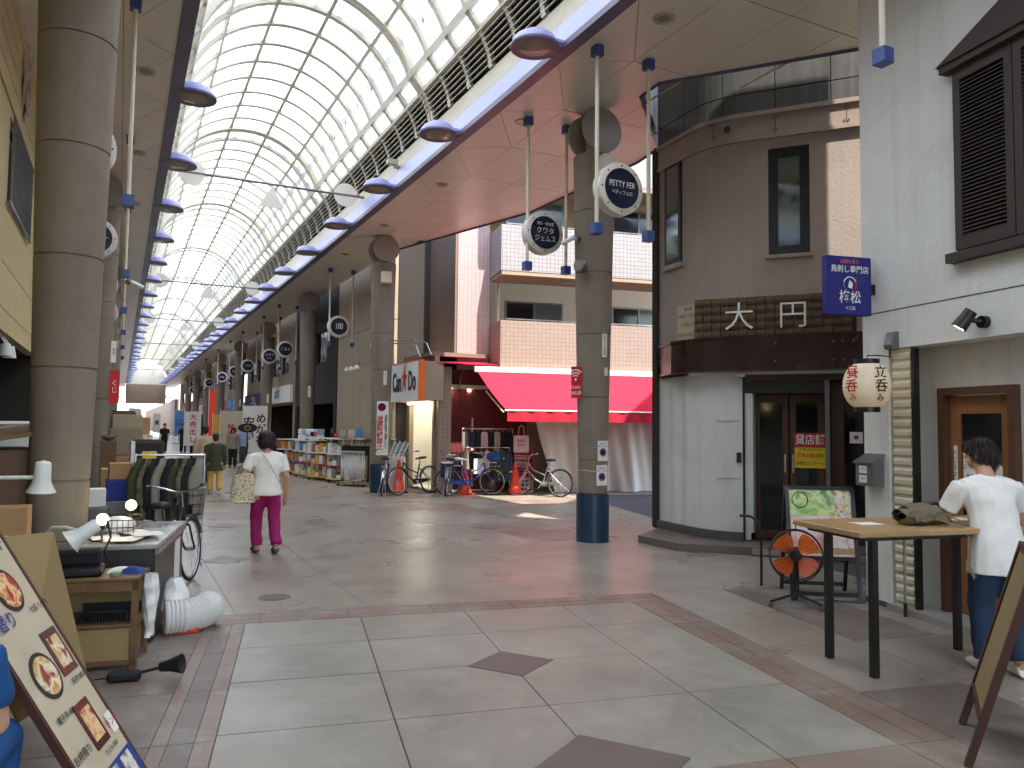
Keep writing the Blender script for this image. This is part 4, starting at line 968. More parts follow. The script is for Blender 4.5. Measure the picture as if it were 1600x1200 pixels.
# left side row (mostly hidden by the columns)
yb = thing('yellow_siding_building', 'yellow sided shop building behind the thick column', 'building', (-1.22, 8.6, 0), R(90))
for i in range(5): bx('siding_board', 'siding', yb, 0, 5.6, -.02-.004*(i % 2), .1, 2.66+i*.245, 2.66+(i+1)*.245-.006)
wall_open(MB(), 0, 5.6, 3.89, 7.5, .0, .1, [(1.6, 3.6, 4.1, 5.1)]).build('upper_wall', 'siding', yb); glazed(yb, 1.6, 3.6, 4.1, 5.1, .05, w=.08)
for i in range(9): bx('clapboard', 'siding', yb, 0, 5.6, -.022, -.002, 5.2+i*.25, 5.2+i*.25+.235)
bx('window_grille', 'grey_metal', yb, 1.5, 3.7, -.05, -.03, 4.08, 4.12)
for i in range(20): bx('bar', 'grey_metal', yb, 1.55+i*.11, 1.565+i*.11, -.048, -.034, 4.12, 5.12)
text('ゆ', .9, 'steel', yb, (2.55, -.05, 5.7), bold=.02); text('うどん', .5, 'steel', yb, (2.55, -.05, 6.5))
bx('room_back', 'wall_dark', yb, 0, 5.6, 2, 2.1, 0, 3); bx('room_ceiling', 'wall_dark', yb, 0, 5.6, .1, 2.1, 2.66, 2.8); bx('side_pier', 'wall_dark', yb, 0, .25, 0, 2, 0, 2.66); bx('side_pier', 'wall_dark', yb, 5.35, 5.6, 0, 2, 0, 2.66)
bx('flat_roof', 'wall_dark', yb, 0, 5.6, 0, 6, 7.5, 7.6)
for i, s_ in enumerate((1.9, 2.25)): MB().lathe([(0, .09), (.05, .09), (.075, -.05), (.07, -.05)], 16, (s_, -.02, 2.45)).cyl((s_, -.02, 2.54), (s_, .05, 2.66), .012, n=6).build('down_lamp', 'lamp_white', yb, 40)
shopfront(-4, 12.4, 'shop building beside the viewer on the left row', 'siding', None, x=-1.25, rz=90)
for i, y in enumerate((14.4, 23.4, 32.4, 43.4, 57.4, 75.4)):
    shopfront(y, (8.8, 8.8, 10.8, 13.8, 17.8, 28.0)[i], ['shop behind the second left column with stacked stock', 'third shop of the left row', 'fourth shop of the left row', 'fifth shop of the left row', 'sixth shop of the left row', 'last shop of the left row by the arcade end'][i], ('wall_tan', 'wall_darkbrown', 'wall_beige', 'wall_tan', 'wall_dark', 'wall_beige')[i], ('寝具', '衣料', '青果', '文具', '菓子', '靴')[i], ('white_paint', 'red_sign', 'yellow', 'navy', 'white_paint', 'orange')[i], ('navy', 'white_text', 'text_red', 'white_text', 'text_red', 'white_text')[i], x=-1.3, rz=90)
# farther arcade past the end
fa = thing('farther_arcade', 'lower continuing arcade roof seen through the far end', 'arcade roof', (2.7, 104.4, 0))
MB().grid(lambda a, b: (-3.4+6.8*a, 120*b, 4.6+.9*math.sin(math.pi*a)), 12, 10).build('glazing', 'milky_sheet', fa, 60)
for s_ in (-1, 1): bx('side_block', 'wall_darkbrown', fa, 3.6*s_-.2, 3.6*s_+.2, 0, 120, 0, 4.6)
# ------------------------------------------------------------------ hanging round signs
def hang_sign(xa, xb, y, label, lines, group=None, zc=4.59, rich=True):
    t = thing('hanging_sign', label, 'sign', ((xa+xb)/2, y, 0), 0, group); h = (xb-xa)/2
    for s_ in (-h, h):
        MB().cyl((s_, 0, 4.08), (s_, 0, 6.34), .026, n=12).build('pole', 'pole_cream', t, 40)
        for z in (4.0, 6.22): bx('pole_block', 'block_blue', t, s_-.06, s_+.06, -.06, .06, z, z+.13, bev=.004)
    cx = -.08
    MB().lathe([(.30, -.085), (.325, -.07), (.325, .07), (.30, .085)], 40, (cx, 0, zc), 'y').build('drum', 'sign_rim', t, 40)
    d = MB().lathe([(.25, -.092), (.25, -.086), (0, -.086)], 40, (cx, 0, zc), 'y').build('face', 'sign_navy', t, 30)
    MB().lathe([(.25, .086), (.25, .092), (0, .092)], 40, (cx, 0, zc), 'y').build('face', 'sign_navy', t, 30)
    if rich:
        for a in range(0, 360, 45): MB().lathe([(.011, -.012), (.011, 0), (0, 0)], 8, (cx+.285*math.cos(R(a)), -.08, zc+.285*math.sin(R(a))), 'y').build('bolt', 'joint', t)
    for b_, sz, dz, sx in lines: text(b_, sz, 'white_text', d, (cx, -.097, zc+dz), sx=sx, bold=.004)
    return t
hang_sign(5.10, 5.88, 7.78, 'round navy sign with white rim lettered for a patisserie', [('PETTY FER', .105, .045, .78), ('ペティフェロ', .06, -.06, .85)])
hang_sign(5.39, 6.07, 10.12, 'round navy sign for a jeweller left of the crossing column', [('宝石・貴金属', .055, .13, .9), ('クワタ', .11, .02, .95), ('ジェムス', .11, -.10, .85)])
hang_sign(5.50, 6.20, 22.9, 'round navy sign reading 100 before the beige wall', [('100', .26, 0, .62)])
for i, (y, ls) in enumerate(((31, [('ごまん', .15, 0, .9)]), (34.6, [('メガネ', .15, .05, .9), ('ほけん', .09, -.1, .9)]), (41, [('うえだ', .13, 0, .9)]), (46, [('ほん', .15, 0, .9)]), (52, [('はな', .15, 0, .9)]), (60, [('くつ', .15, 0, .9)]), (74, [('茶', .2, 0, .9)]))):
    hang_sign(5.45, 6.15, y, ['round sign lettered in three white kana, fourth of the right row', 'round sign just behind the kana one, fifth of the right row', 'round navy sign hanging farther down the right row'][min(i, 2)], ls, 'round signs far down the right row' if i > 1 else None, rich=False)
for i, y in enumerate((9.3, 13.9, 18.5, 23.1, 27.7, 32.3)):
    hang_sign(-.75, 0.0, y, ['round sign half hidden by the thick left column, upper one', 'second round sign peeking out beside the thick left column', 'round sign on white poles farther down the left row'][min(i, 2)], [('コーヒー', .11, 0, .9)] if i < 2 else [('く', .2, 0, 1)], 'round signs far down the left row' if i > 1 else None, rich=i < 2)
# lone pole stub by the white building
t = thing('hanging_pole', 'blue block at the foot of a hanging pole before the white wall', 'pole', UV(4.55, 5.1))
MB().cyl((0, 0, 4.75), (0, 0, 6.34), .026, n=12).build('pole', 'pole_cream', t, 40); bx('pole_block', 'block_blue', t, -.06, .06, -.06, .06, 4.64, 4.77, bev=.004)

# ------------------------------------------------------------------ things fixed to columns
def on_col(cx, cyy, delta, z, r):
    phi = math.atan2(-cyy, -cx)+delta
    return Vector((cx+r*math.cos(phi), cyy+r*math.sin(phi), z)), phi+math.pi/2
cc = RY[0]
p, a = on_col(*cc, R(38), 2.83, .252); o = thing('column_plate', 'narrow white plate with black lettering on the crossing column', 'sign', p, a); bx('plate', 'paper', o, -.04, .04, -.012, 0, -.17, .17); text('防犯カメラ作動中', .042, 'text_black', o, (0, -.014, 0), vertical=True, gap=.9)
p, a = on_col(*cc, R(45), 2.45, .245); o = thing('column_box', 'small grey box on the crossing column under the plate', 'box', p, a); bx('cover', 'pole_cream', o, -.03, .03, -.03, 0, -.06, .06, bev=.006)
p, a = on_col(*cc, R(-62), 2.30, .28); o = thing('wireless_sign', 'red sign with white wireless symbol on the crossing column', 'sign', p, a+R(30)); bx('panel', 'red_sign', o, -.08, .10, -.012, 0, -.23, .23)
for r_ in (.05, .09, .13): MB().tube([(.0+r_*math.cos(R(d)), -.016, .05+r_*math.sin(R(d))) for d in range(45, 136, 15)], .011, 4).build('symbol', 'white_text', o)
MB().lathe([(.02, -.004), (0, -.005)], 10, (0, -.012, .04), 'y').build('symbol', 'white_text', o); text('Osaka', .07, 'white_text', o, (.0, -.015, -.07)); text('Wi-Fi', .08, 'white_text', o, (0.01, -.015, -.16), bold=.01)
for k, (z, dl) in enumerate(((1.31, 38), (.96, 34))):
    p, a = on_col(*cc, R(dl), z, .225); o = thing('cycling_notice', ['upper', 'lower'][k]+' white notice with blue round symbol tied to the crossing column', 'notice', p, a); bx('sheet', 'paper', o, -.09, .09, -.006, 0, -.145, .145)
    MB().tube([(.055*math.cos(R(d)), -.008, -.02+.055*math.sin(R(d))) for d in range(0, 360, 24)], .007, 4, closed=True).build('symbol', 'text_red', o); MB().lathe([(.045, -.002), (0, -.002)], 14, (0, -.006, -.02), 'y').build('symbol', 'text_blue', o)
    text('自転車は', .032, 'text_blue', o, (0, -.009, .105)); text('降りて通行', .032, 'text_blue', o, (0, -.009, .065))
    MB().tube([(.222*math.cos(R(d))-.0, .225+.222*math.sin(R(d)), .06+.01*math.sin(d)) for d in range(-270, 60, 30)], .003, 4).build('string', 'white_text', o)
p, a = on_col(*cc, R(-30), 3.97, .275); o = thing('round_floodlight', 'round floodlight on the crossing column', 'floodlight', p, a)
MB().lathe([(.0, -.16), (.085, -.15), (.10, -.13), (.10, -.08), (.04, -.02)], 24, (0, 0, 0), 'y').build('housing', 'grey_metal', o, 40); MB().lathe([(.082, -.165), (0, -.17)], 20, (0, 0, 0), 'y').build('lens', 'glass_lamp', o); bx('bracket', 'black_metal', o, -.02, .02, -.05, .02, -.06, .02)
def bullet_cam(p, a, label, tilt=0):
    o = thing('security_camera', label, 'camera', p, a)
    MB().cyl((0, 0, 0), (0, -.05, 0), .04, n=14).build('mount', 'grey_metal', o, 40); MB().cyl((0, -.05, 0), (-.06, -.09, -.01), .014, n=8).build('arm', 'white_paint', o)
    MB().tube([(-.03, -.07, .02), (-.20, -.16, -.06)], .034, 14).build('body', 'white_paint', o, 40); MB().tube([(-.20, -.16, -.06), (-.205, -.163, -.0625)], .028, 12).build('lens', 'black_plastic', o); return o
p, a = on_col(*cc, R(-48), 4.40, .285); bullet_cam(p, a, 'white bullet camera on the crossing column below the jeweller sign')
bullet_cam((0.03, 13.9, 3.93), R(160), 'white bullet camera on the left hanging sign pole')
t = thing('fascia_camera', 'small cream box camera sitting on the right curb of the vault', 'camera', (4.74, 14.6, 6.86)); bx('body', 'cream_steel', t, -.16, .06, -.07, .07, 0, .10, bev=.01); bx('bracket', 'cream_steel', t, -.02, .1, -.02, .02, -.06, 0)
c2 = RY[1]
p, a = on_col(*c2, R(-10), 0, .30); o = thing('banner_sign', 'tall white banner with red lettering forbidding parking on the second column', 'sign', (5.66, 17.98, 0), R(-25)); bx('board', 'paper', o, -.14, .14, -.02, 0, .92, 2.22)
MB().lathe([(.10, -.003), (0, -.003)], 20, (-.02, -.02, 2.08), 'y').build('symbol', 'magenta', o); text('迷惑駐輪禁止', .155, 'text_red', o, (-.055, -.026, 1.45), vertical=True, gap=.88, bold=.02); text('長時間の駐輪はご遠慮ください', .068, 'text_black', o, (.085, -.026, 1.48), vertical=True, gap=.85, bold=.01)
p, a = on_col(*c2, R(20), 2.8, .26); o = thing('column_plate', 'narrow white plate on the second column beside the shop sign', 'sign', p, a); bx('plate', 'paper', o, -.04, .04, -.012, 0, -.17, .17); text('防犯カメラ', .05, 'text_black', o, (0, -.014, 0), vertical=True)
p, a = on_col(*c2, R(10), 5.25, .30); o = thing('column_speaker', 'cream box speaker near the top of the second column', 'speaker', p, a); bx('box', 'cream_panel', o, -.12, .12, -.2, 0, -.14, .14, bev=.01)
p, a = on_col(*cc, R(25), 5.45, .31); o = thing('column_speaker', 'cream box speaker near the top of the crossing column', 'speaker', p, a); bx('box', 'cream_panel', o, -.10, .12, -.2, 0, -.12, .12, bev=.03)
for i, (x, y) in enumerate(RY[2:5]):
    p, a = on_col(x, y, R(15), 2.8, .26); o = thing('column_plate', ['narrow white plate on the third column of the right row', 'narrow white plate on the fourth column, right row', 'narrow white plate on the fifth column, right row'][i], 'sign', p, a); bx('plate', 'paper', o, -.05, .05, -.012, 0, -.2, .2)
o = thing('red_banner', 'red cloth banner on the second left column', 'banner', (-.18, 15.95, 2.3), R(20)); bx('cloth', 'red_sign', o, -.02, .16, -.01, 0, -.3, .3); text('くじ', .12, 'white_text', o, (.07, -.014, 0), vertical=True)
o = thing('column_plate', 'white plate on the second left column', 'sign', (-.17, 15.98, 2.95), R(20)); bx('plate', 'paper', o, -.02, .07, -.01, 0, -.2, .2); text('防犯', .06, 'text_black', o, (.03, -.014, 0), vertical=True)

# ------------------------------------------------------------------ standing bar: table, bag, fan, boards
tb = thing('bar_table', 'high wooden bar table on black steel legs', 'table', UV(3.7, 4.6), -TH)
MB().box(-.16, 2.3, -.36, .34, .945, .985, bev=.006).build('tabletop', 'table_wood', tb)
bx('apron', 'black_metal', tb, -.08, 2.2, -.30, .28, .915, .944)
for x, y in ((.06, .23), (.06, -.22), (1.15, .17), (2.15, -.22), (2.15, .2)): bx('leg', 'black_metal', tb, x-.025, x+.025, y-.025, y+.025, 0, .915, bev=.004)
bx('menu_card', 'paper', tb, .12, .30, -.05, .08, .986, .989)
tr_ = MB().box(-.1, .1, -.06, .06, 0, .012, bev=.004).build('phone_tray', 'paper', None, loc=UV(4.75, 4.65, .986)); tag(tr_, 'small white tray on the bar table beside the man', 'tray', kind='thing')
# canvas bag lying on the table, strap hanging down
bg = thing('canvas_bag', 'olive canvas shoulder bag lying on the bar table with strap hanging', 'bag', UV(4.28, 4.52, .986), -TH+R(8))
def bagf(a, b):
    th_ = 2*math.pi*a; x = (b-.5)*.40; k = (1-abs(2*b-1)**3)
    return (x, .10*math.cos(th_)*(.6+.4*k)+.008*math.sin(9*a*6.28+b*7), max(0.0, .068+.068*math.sin(th_)*(.55+.45*k)+.010*math.sin(b*21+a*12)))
MB().grid(bagf, 28, 14).build('body', 'bag_canvas', bg, 60)
MB().grid(lambda a, b: (-.16+.32*a, -.11+.19*b, .135+.012*math.sin(b*3)-.10*(1-b)**3+.006*math.sin(a*18)), 12, 8).build('flap', 'bag_canvas', bg, 60)
bx('zip_pouch', 'black_plastic', bg, .08, .19, -.03, .05, .12, .15, bev=.012)
MB().tube([(.16, -.06, .07), (.22, -.16, .03), (.25, -.26, -.02), (.25, -.30, -.16), (.20, -.31, -.30), (.13, -.31, -.33), (.09, -.30, -.24), (.12, -.29, -.06), (.10, -.24, .01), (.02, -.11, .05)], [(.017, .003)]*10, 6, side=(1, 0, 0)).build('strap', 'bag_canvas', bg, 60)
# wheeled floor fan
fn = thing('floor_fan', 'orange bladed floor fan in a black ring on castors', 'fan', (5.66, 5.24, 0), R(-47))
FC = .47
MB().tube([(.235*math.cos(R(a)), 0, FC+.235*math.sin(R(a))) for a in range(0, 360, 10)], .007, 6, closed=True).tube([(.235*math.cos(R(a)), .10, FC+.235*math.sin(R(a))) for a in range(0, 360, 10)], .006, 6, closed=True).build('ring', 'black_metal', fn, 60)
m = MB()
for a in range(0, 360, 15): m.tube([(.05*math.cos(R(a)), -.02, FC+.05*math.sin(R(a))), (.16*math.cos(R(a)), -.035, FC+.16*math.sin(R(a))), (.235*math.cos(R(a)), 0, FC+.235*math.sin(R(a)))], .0016, 4)
tag(m.build('guard_wires', 'black_metal', fn), kind='stuff')
for k in range(4):
    a0 = R(45+90*k)
    def bl_(a, b):
        r_ = .04+.175*b; wd = 1.25*(.25+.62*math.sin(math.pi*min(1, b*.62+.18)))*.75; an = a0+(a-.5)*wd*1.5
        return (r_*math.cos(an), .05+.05*(a-.5), FC+r_*math.sin(an))
    MB().grid(bl_, 8, 8).build('blade', 'orange', fn, 60)
MB().lathe([(.0, -.01), (.05, 0), (.052, .06), (.06, .08), (.06, .2), (.04, .23), (0, .23)], 20, (0, 0, FC), 'y').build('motor_hub', 'black_plastic', fn, 40)
MB().tube([(0, .14, FC), (0, .14, .20), (0, .12, .08)], .028, 10).build('stand', 'black_plastic', fn, 40)
for x, y in ((-.22, -.1), (.22, -.1), (0, .33)):
    MB().tube([(0, .12, .10), (x, y, .055)], .012, 8).build('foot', 'black_metal', fn); MB().lathe([(.02, -.012), (.025, -.008), (.025, .008), (.02, .012)], 14, (x, y, .025), 'y').build('castor', 'grey_shoe', fn, 40)
MB().tube([(0, 0, FC+.235), (0, 0, FC+.30), (-.03, 0, FC+.30)], .006, 6).build('hook', 'black_metal', fn)
MB().tube([(0, .15, .1), (.05, .24, .03), (.12, .32, .008), (.22, .38, .008), (.35, .40, .008), (.5, .38, .008), (.62, .42, .008)], .005, 6).build('power_cord', 'black_plastic', fn, 60)
# A-board with the food poster
ab = thing('poster_board', 'black framed sandwich board with a large raw meat poster', 'sandwich board', (6.26, 5.50, 0), R(-36))
def leaf(parent, sgn, face, name):
    a = R(14)*sgn
    def P(x, z): return (x, -sgn*.02+(-sgn)*math.tan(R(14))*(1.08-z), z)
    m = MB()
    for x in (-.31, .31): m.obox(P(x, 0), P(x, 1.08), .035, .03, (0, 1, 0))
    for z in (1.065, .40, .07): m.obox(P(-.31, z), P(.31, z), .03, .035)
    f = m.build('frame', 'black_metal', parent)
    A, B, C_, D_ = P(-.29, .415), P(.29, .415), P(.29, 1.05), P(-.29, 1.05)
    MB().slab([A, B, C_, D_], (0, .012*sgn, 0)).build(name, face, parent); return P
PF = leaf(ab, 1, 'paper', 'poster'); leaf(ab, -1, 'white_paint', 'rear_panel')
def post(z0, z1, x0, x1, mt, off): MB().slab([(x, PF(x, z)[1]-off, z) for x, z in ((x0, z0), (x1, z0), (x1, z1), (x0, z1))], (0, .002, 0)).build('poster_print', mt, ab)
post(.80, 1.05, -.29, .14, 'food_green', .004); post(.42, .80, -.29, .29, 'food_pink', .004); post(.80, 1.05, .14, .29, 'food_plate', .004)
post(.44, .50, -.2, .29, 'table_wood', .007)
MB().tube([(-.19+.075*math.cos(R(a)), PF(0, .95+.075*math.sin(R(a)))[1]-.008, .95+.075*math.sin(R(a))) for a in range(0, 360, 20)], .004, 5, closed=True).build('emblem', 'text_black', ab)
text('炭火焼き鳥', .07, 'white_text', ab, (.20, PF(0, .67)[1]-.012, .66), (R(90-14), 0, 0), vertical=True, bold=.01); text('新鮮', .10, 'white_text', ab, (.23, PF(0, .95)[1]-.012, .95), (R(90-14), 0, 0), bold=.01)
# curved black rail beside the step
t = thing('curved_handrail', 'short curved black handrail beside the shop platform', 'handrail', (6.05, 6.15, 0), R(-50))
MB().tube([(-.16, 0, .72), (-.05, 0, .72), (.03, 0, .67), (.06, 0, .58), (.06, 0, 0)], .014, 8).build('rail', 'black_metal', t, 60)
# stick leaning on the wall, bin behind the man, small goods
t = thing('walking_stick', 'grey walking stick leaning on the white wall', 'stick', (6.48, 5.13, 0), R(-101.4)); MB().tube([(.60, -.10, .04), (.52, -.03, .86)], .011, 8).build('shaft', 'grey_metal', t, 40); MB().tube([(.60, -.10, .0), (.605, -.103, .12)], .016, 8).build('grip', 'black_plastic', t)
t = thing('table_notice', 'yellow paper notice hanging from the bar table edge beside the man', 'notice', UV(3.7, 4.6), -TH); bx('sheet', 'yellow', t, 1.42, 1.80, -.368, -.364, .72, .93); text('営業中', .08, 'text_black', t, (1.61, -.371, .83))
# brown chalk board seen from behind
br = thing('brown_sandwich_board', 'tan and dark brown sandwich board cropped by the frame edge', 'sandwich board', (3.97, 2.17, 0), R(35))
def LF(sg):
    def P(x, z): return (x, sg*(.02+.30*(1-z)), z)
    return P
for sg in (-1, 1):
    P = LF(sg); m = MB()
    for x in (-.0, .62): m.obox(P(x-.13*(1-0), 0) if False else (x-.0, P(0, 0)[1], 0), (x, P(0, 1.04)[1], 1.04), .05, .035, (0, 1, 0))
    for z in (.22, 1.02): m.obox(P(0, z), P(.62, z), .03, .05)
    m.build('frame', 'brown_board', br); MB().slab([P(.02, .24), P(.60, .24), P(.60, 1.0), P(.02, 1.0)], (0, .008, 0)).build('panel', 'tan_board', br)

# ------------------------------------------------------------------ bicycles, cones
def bicycle(name, label, col, pos, rz, lean=4, basket=True, rack=True, guard=True, group=None, seatm='black_plastic'):
    t = thing(name, label, 'bicycle', pos, rz, group); t.rotation_euler = (R(lean), 0, rz)
    fm = col
    for nm, x in (('front_wheel', .53), ('rear_wheel', -.53)):
        w_ = MB().tube([(x+.315*math.cos(R(a)), 0, .33+.315*math.sin(R(a))) for a in range(0, 360, 12)], .017, 8, closed=True).build(nm, 'rubber', t, 60)
        MB().tube([(x+.293*math.cos(R(a)), 0, .33+.293*math.sin(R(a))) for a in range(0, 360, 12)], .009, 6, closed=True).build('rim', 'steel', w_, 60)
        m = MB()
        for k in range(20):
            a = R(k*18); m.tube([(x+.02*math.cos(a+.6), .02*(-1)**k, .33+.02*math.sin(a+.6)), (x+.293*math.cos(a), 0, .33+.293*math.sin(a))], .0016, 3)
        tag(m.build('spokes', 'steel', w_), kind='stuff'); MB().cyl((x, -.045, .33), (x, .045, .33), .018, n=10).build('hub', 'steel', w_, 40)
        MB().tube([(x+.35*math.cos(R(a)), 0, .33+.35*math.sin(R(a))) for a in (range(20, 150, 10) if x > 0 else range(10, 170, 10))], [(.03, .004)]*(13 if x > 0 else 16), 6, side=(0, 1, 0)).build('mudguard', 'steel' if fm == 'steel' else 'grey_metal', t, 60)
    b0 = (-.08, 0, .30); st_ = (-.20, 0, .72); hd = (.33, 0, .78); hb = (.36, 0, .62)
    MB().tube([hb, (.10, 0, .38), b0], .019, 8).tube([hd, (.2, 0, .62), (-.13, 0, .50)], .016, 8).tube([b0, st_], .017, 8).tube([b0, (-.53, 0, .33)], .012, 8).tube([(-.17, 0, .64), (-.53, .05, .33)], .009, 6).tube([(-.17, 0, .64), (-.53, -.05, .33)], .009, 6).tube([hb, hd], .021, 8).build('frame', fm, t, 60)
    MB().tube([(.37, .05, .60), (.44, .055, .45), (.53, .05, .33)], .011, 8).tube([(.37, -.05, .60), (.44, -.055, .45), (.53, -.05, .33)], .011, 8).tube([(.37, .05, .60), (.37, -.05, .60)], .014, 6).build('fork', fm, t, 60)
    MB().tube([hd, (.31, 0, .93)], .014, 8).tube([(.10, -.27, 1.02), (.20, -.26, 1.02), (.31, -.16, .98), (.33, -.06, .94), (.33, .06, .94), (.31, .16, .98), (.20, .26, 1.02), (.10, .27, 1.02)], .011, 8).build('handlebar', 'chrome', t, 60)
    for s_ in (-1, 1): MB().cyl((.19, .262*s_, 1.02), (.08, .272*s_, 1.02), .017, n=8).build('grip', 'black_plastic', t, 40)
    MB().tube([st_, (-.225, 0, .82)], .013, 8).build('seat_post', 'chrome', t)
    MB().tube([(-.38, 0, .86), (-.36, 0, .87), (-.26, 0, .865), (-.12, 0, .85), (-.07, 0, .845)], [(.05, .02), (.10, .035), (.085, .035), (.03, .022), (.018, .012)], 12, side=(0, 1, 0)).build('saddle', seatm, t, 60)
    MB().cyl((-.08, -.06, .30), (-.08, .06, .30), .025, n=10).tube([(-.08, .06, .30), (.02, .075, .17)], .009, 6).tube([(-.08, -.06, .30), (-.18, -.075, .43)], .009, 6).build('crank', 'steel', t, 40)
    for x, y, z in ((.02, .11, .17), (-.18, -.11, .43)): bx('pedal', 'black_plastic', t, x-.045, x+.045, y-.03, y+.03, z-.012, z+.012)
    if guard: MB().slab([(-.56, -.05, .36), (-.56, -.05, .29), (-.05, -.05, .23), (.02, -.05, .30), (-.05, -.05, .37)], (0, .012, 0)).build('chain_guard', fm, t)
    MB().tube([(-.53, .04, .33), (-.60, .10, .02)], .009, 6).tube([(-.53, -.04, .33), (-.60, -.10, .02)], .009, 6).build('kickstand', 'steel', t)
    if rack: MB().tube([(-.25, .06, .70), (-.75, .06, .70), (-.75, -.06, .70), (-.25, -.06, .70)], .006, 6).tube([(-.53, .05, .33), (-.62, .06, .70)], .006, 5).tube([(-.53, -.05, .33), (-.62, -.06, .70)], .006, 5).build('rear_rack', 'steel', t)
    if basket:
        m = MB()
        def ring(z, k): return [(.40, -.14*k, z), (.40+.26*k, -.14*k, z), (.40+.26*k, .14*k, z), (.40, .14*k, z)]
        for z, k in ((.68, .8), (.78, .88), (.88, .95), (.94, 1.0)): m.tube(ring(z, k), .004, 4, closed=True)
        A, B = ring(.68, .8), ring(.94, 1)
        for e in range(4):
            for q_ in range(6):
                f_ = q_/6; a = Vector(A[e]).lerp(Vector(A[(e+1) % 4]), f_); b = Vector(B[e]).lerp(Vector(B[(e+1) % 4]), f_); m.tube([a, b], .0025, 3)
        for q_ in range(5): m.tube([Vector(A[0]).lerp(Vector(A[1]), q_/5), Vector(A[3]).lerp(Vector(A[2]), q_/5)], .0025, 3)
        tag(m.build('basket', 'steel' if col != 'black_metal' else 'black_metal', t), kind='stuff')
    return t
bicycle('bicycle', 'silver bicycle parked with its back to us under the tall banner', 'steel', (5.62, 17.75, 0), R(70), 5, basket=False)
bicycle('bicycle', 'black bicycle between the red cones by the discount shop', 'black_metal', (6.35, 17.55, 0), R(205), 4, basket=False, rack=False)
bicycle('bicycle', 'dark bicycle seen end on, next to the blue bicycle', 'wall_dark', (7.02, 17.05, 0), R(62), 4)
bicycle('bicycle', 'blue bicycle with white seat and rear cover before the clothes', 'text_blue', (7.45, 16.72, 0), R(-12), -4, seatm='paper')
bicycle('bicycle', 'silver bicycle with basket parked beside the sheet curtain', 'steel', (8.92, 16.02, 0), R(125), 4)
t = thing('child_seat_cover', 'dark cover over the rear rack of the blue bicycle', 'cover', (7.45, 16.72, 0), R(-12)); bx('cover', 'navy', t, -.72, -.42, -.13, .13, .42, .80, bev=.04); bx('flap', 'paper', t, -.70, -.45, -.132, .132, .76, .80, bev=.015)
t = thing('blue_bag', 'blue cloth bundle in the basket of the blue bicycle', 'bag', (7.45, 16.72, 0), R(-12)); MB().ball((.54, 0, .92), (.17, .15, .12), 16, 10).build('bundle', 'blue_cloth', t, 60)
def cone(pos, label, h=.78):
    t = thing('traffic_cone', label, 'traffic cone', pos)
    MB().lathe([(.0, h), (.03, h), (.036, h-.02), (.15, .04), (.16, .03)], 24).build('body', 'cone_red', t, 40); MB().box(-.19, .19, -.19, .19, 0, .035, bev=.012).build('foot', 'rubber' if h > .7 else 'cone_red', t)
cone((8.55, 16.55, 0), 'red traffic cone beside the silver basket bicycle')
cone((6.12, 18.05, 0), 'red traffic cone by the second column', .80)
cone((7.55, 17.25, 0), 'red traffic cone hidden behind the blue bicycle', .6)
t = thing('barrier_bar', 'yellow and black barrier bar resting between two cones', 'barrier bar', (7.55, 17.25, .55))
for k in range(8): MB().cyl((k*.125, -k*.0875, 0), ((k+1)*.125, -(k+1)*.0875, 0), .018, n=8).build('stripe', 'yellow' if k % 2 else 'black_plastic', t)
# ------------------------------------------------------------------ clothes under the awning
ORG = Vector((6.5, 17.36, 0))
def SD(s_, d, z=0): p = ORG+E1*s_+E2*d; return (p.x, p.y, z)
def rail_rack(s0, s1, d, z, label):
    t = thing('clothes_rack', label, 'clothes rack', SD(s0, d), -TH); w_ = s1-s0
    MB().cyl((0, 0, z), (w_, 0, z), .014, n=8).build('bar', 'steel', t)
    for x in (0, w_):
        MB().cyl((x, 0, .04), (x, 0, z), .014, n=8).build('post', 'steel', t); MB().cyl((x, -.22, .04), (x, .22, .04), .014, n=8).build('foot', 'steel', t)
def garment(s_, d, ztop, ln_, wd, mat, label, group, kind=0, seed=0):
    rnd = random.Random(seed); t = thing('hanging_garment', label, 'garment', SD(s_, d), -TH+R(rnd.uniform(-25, 25)), group)
    def g(a, b):
        th_ = 2*math.pi*a; half = wd/2*(.55+.45*b if kind else .85+.15*b)*(1 if b > .08 else .7)
        return (half*math.cos(th_), (.05+.02*b)*math.sin(th_)*(1+.25*math.sin(5*th_+seed)), ztop-.06-ln_*b+.01*math.sin(th_*3+seed)*b)
    MB().grid(g, 20, 8).build('cloth', mat, t, 60); MB().tube([(0, 0, ztop), (0, 0, ztop-.05), (-wd*.35, 0, ztop-.09)], .004, 4).tube([(0, 0, ztop-.05), (wd*.35, 0, ztop-.09)], .004, 4).build('hanger', 'steel', t)
rail_rack(1.05, 2.35, .55, 1.58, 'upper clothes rack under the red awning'); rail_rack(1.0, 2.2, .25, 1.12, 'lower clothes rack under the red awning')
for k in range(8):
    mt = ('grey_cloth', 'navy', 'dark_cloth', 'pink_cloth', 'dark_cloth', 'beige_cloth', 'dark_cloth', 'dark_cloth')[k]
    lb = {'pink_cloth': 'pale pink top hanging on the upper clothes rack', 'grey_cloth': 'grey top at the end of the upper clothes rack', 'navy': 'navy top on the upper clothes rack', 'beige_cloth': 'beige top on the upper clothes rack'}.get(mt, 'dark garment hanging on the upper clothes rack')
    garment(1.12+k*.165, .55, 1.56, .38 if k < 5 else .75, .2, mt, lb, 'dark garments on the upper rack' if lb.startswith('dark') else None, seed=k)
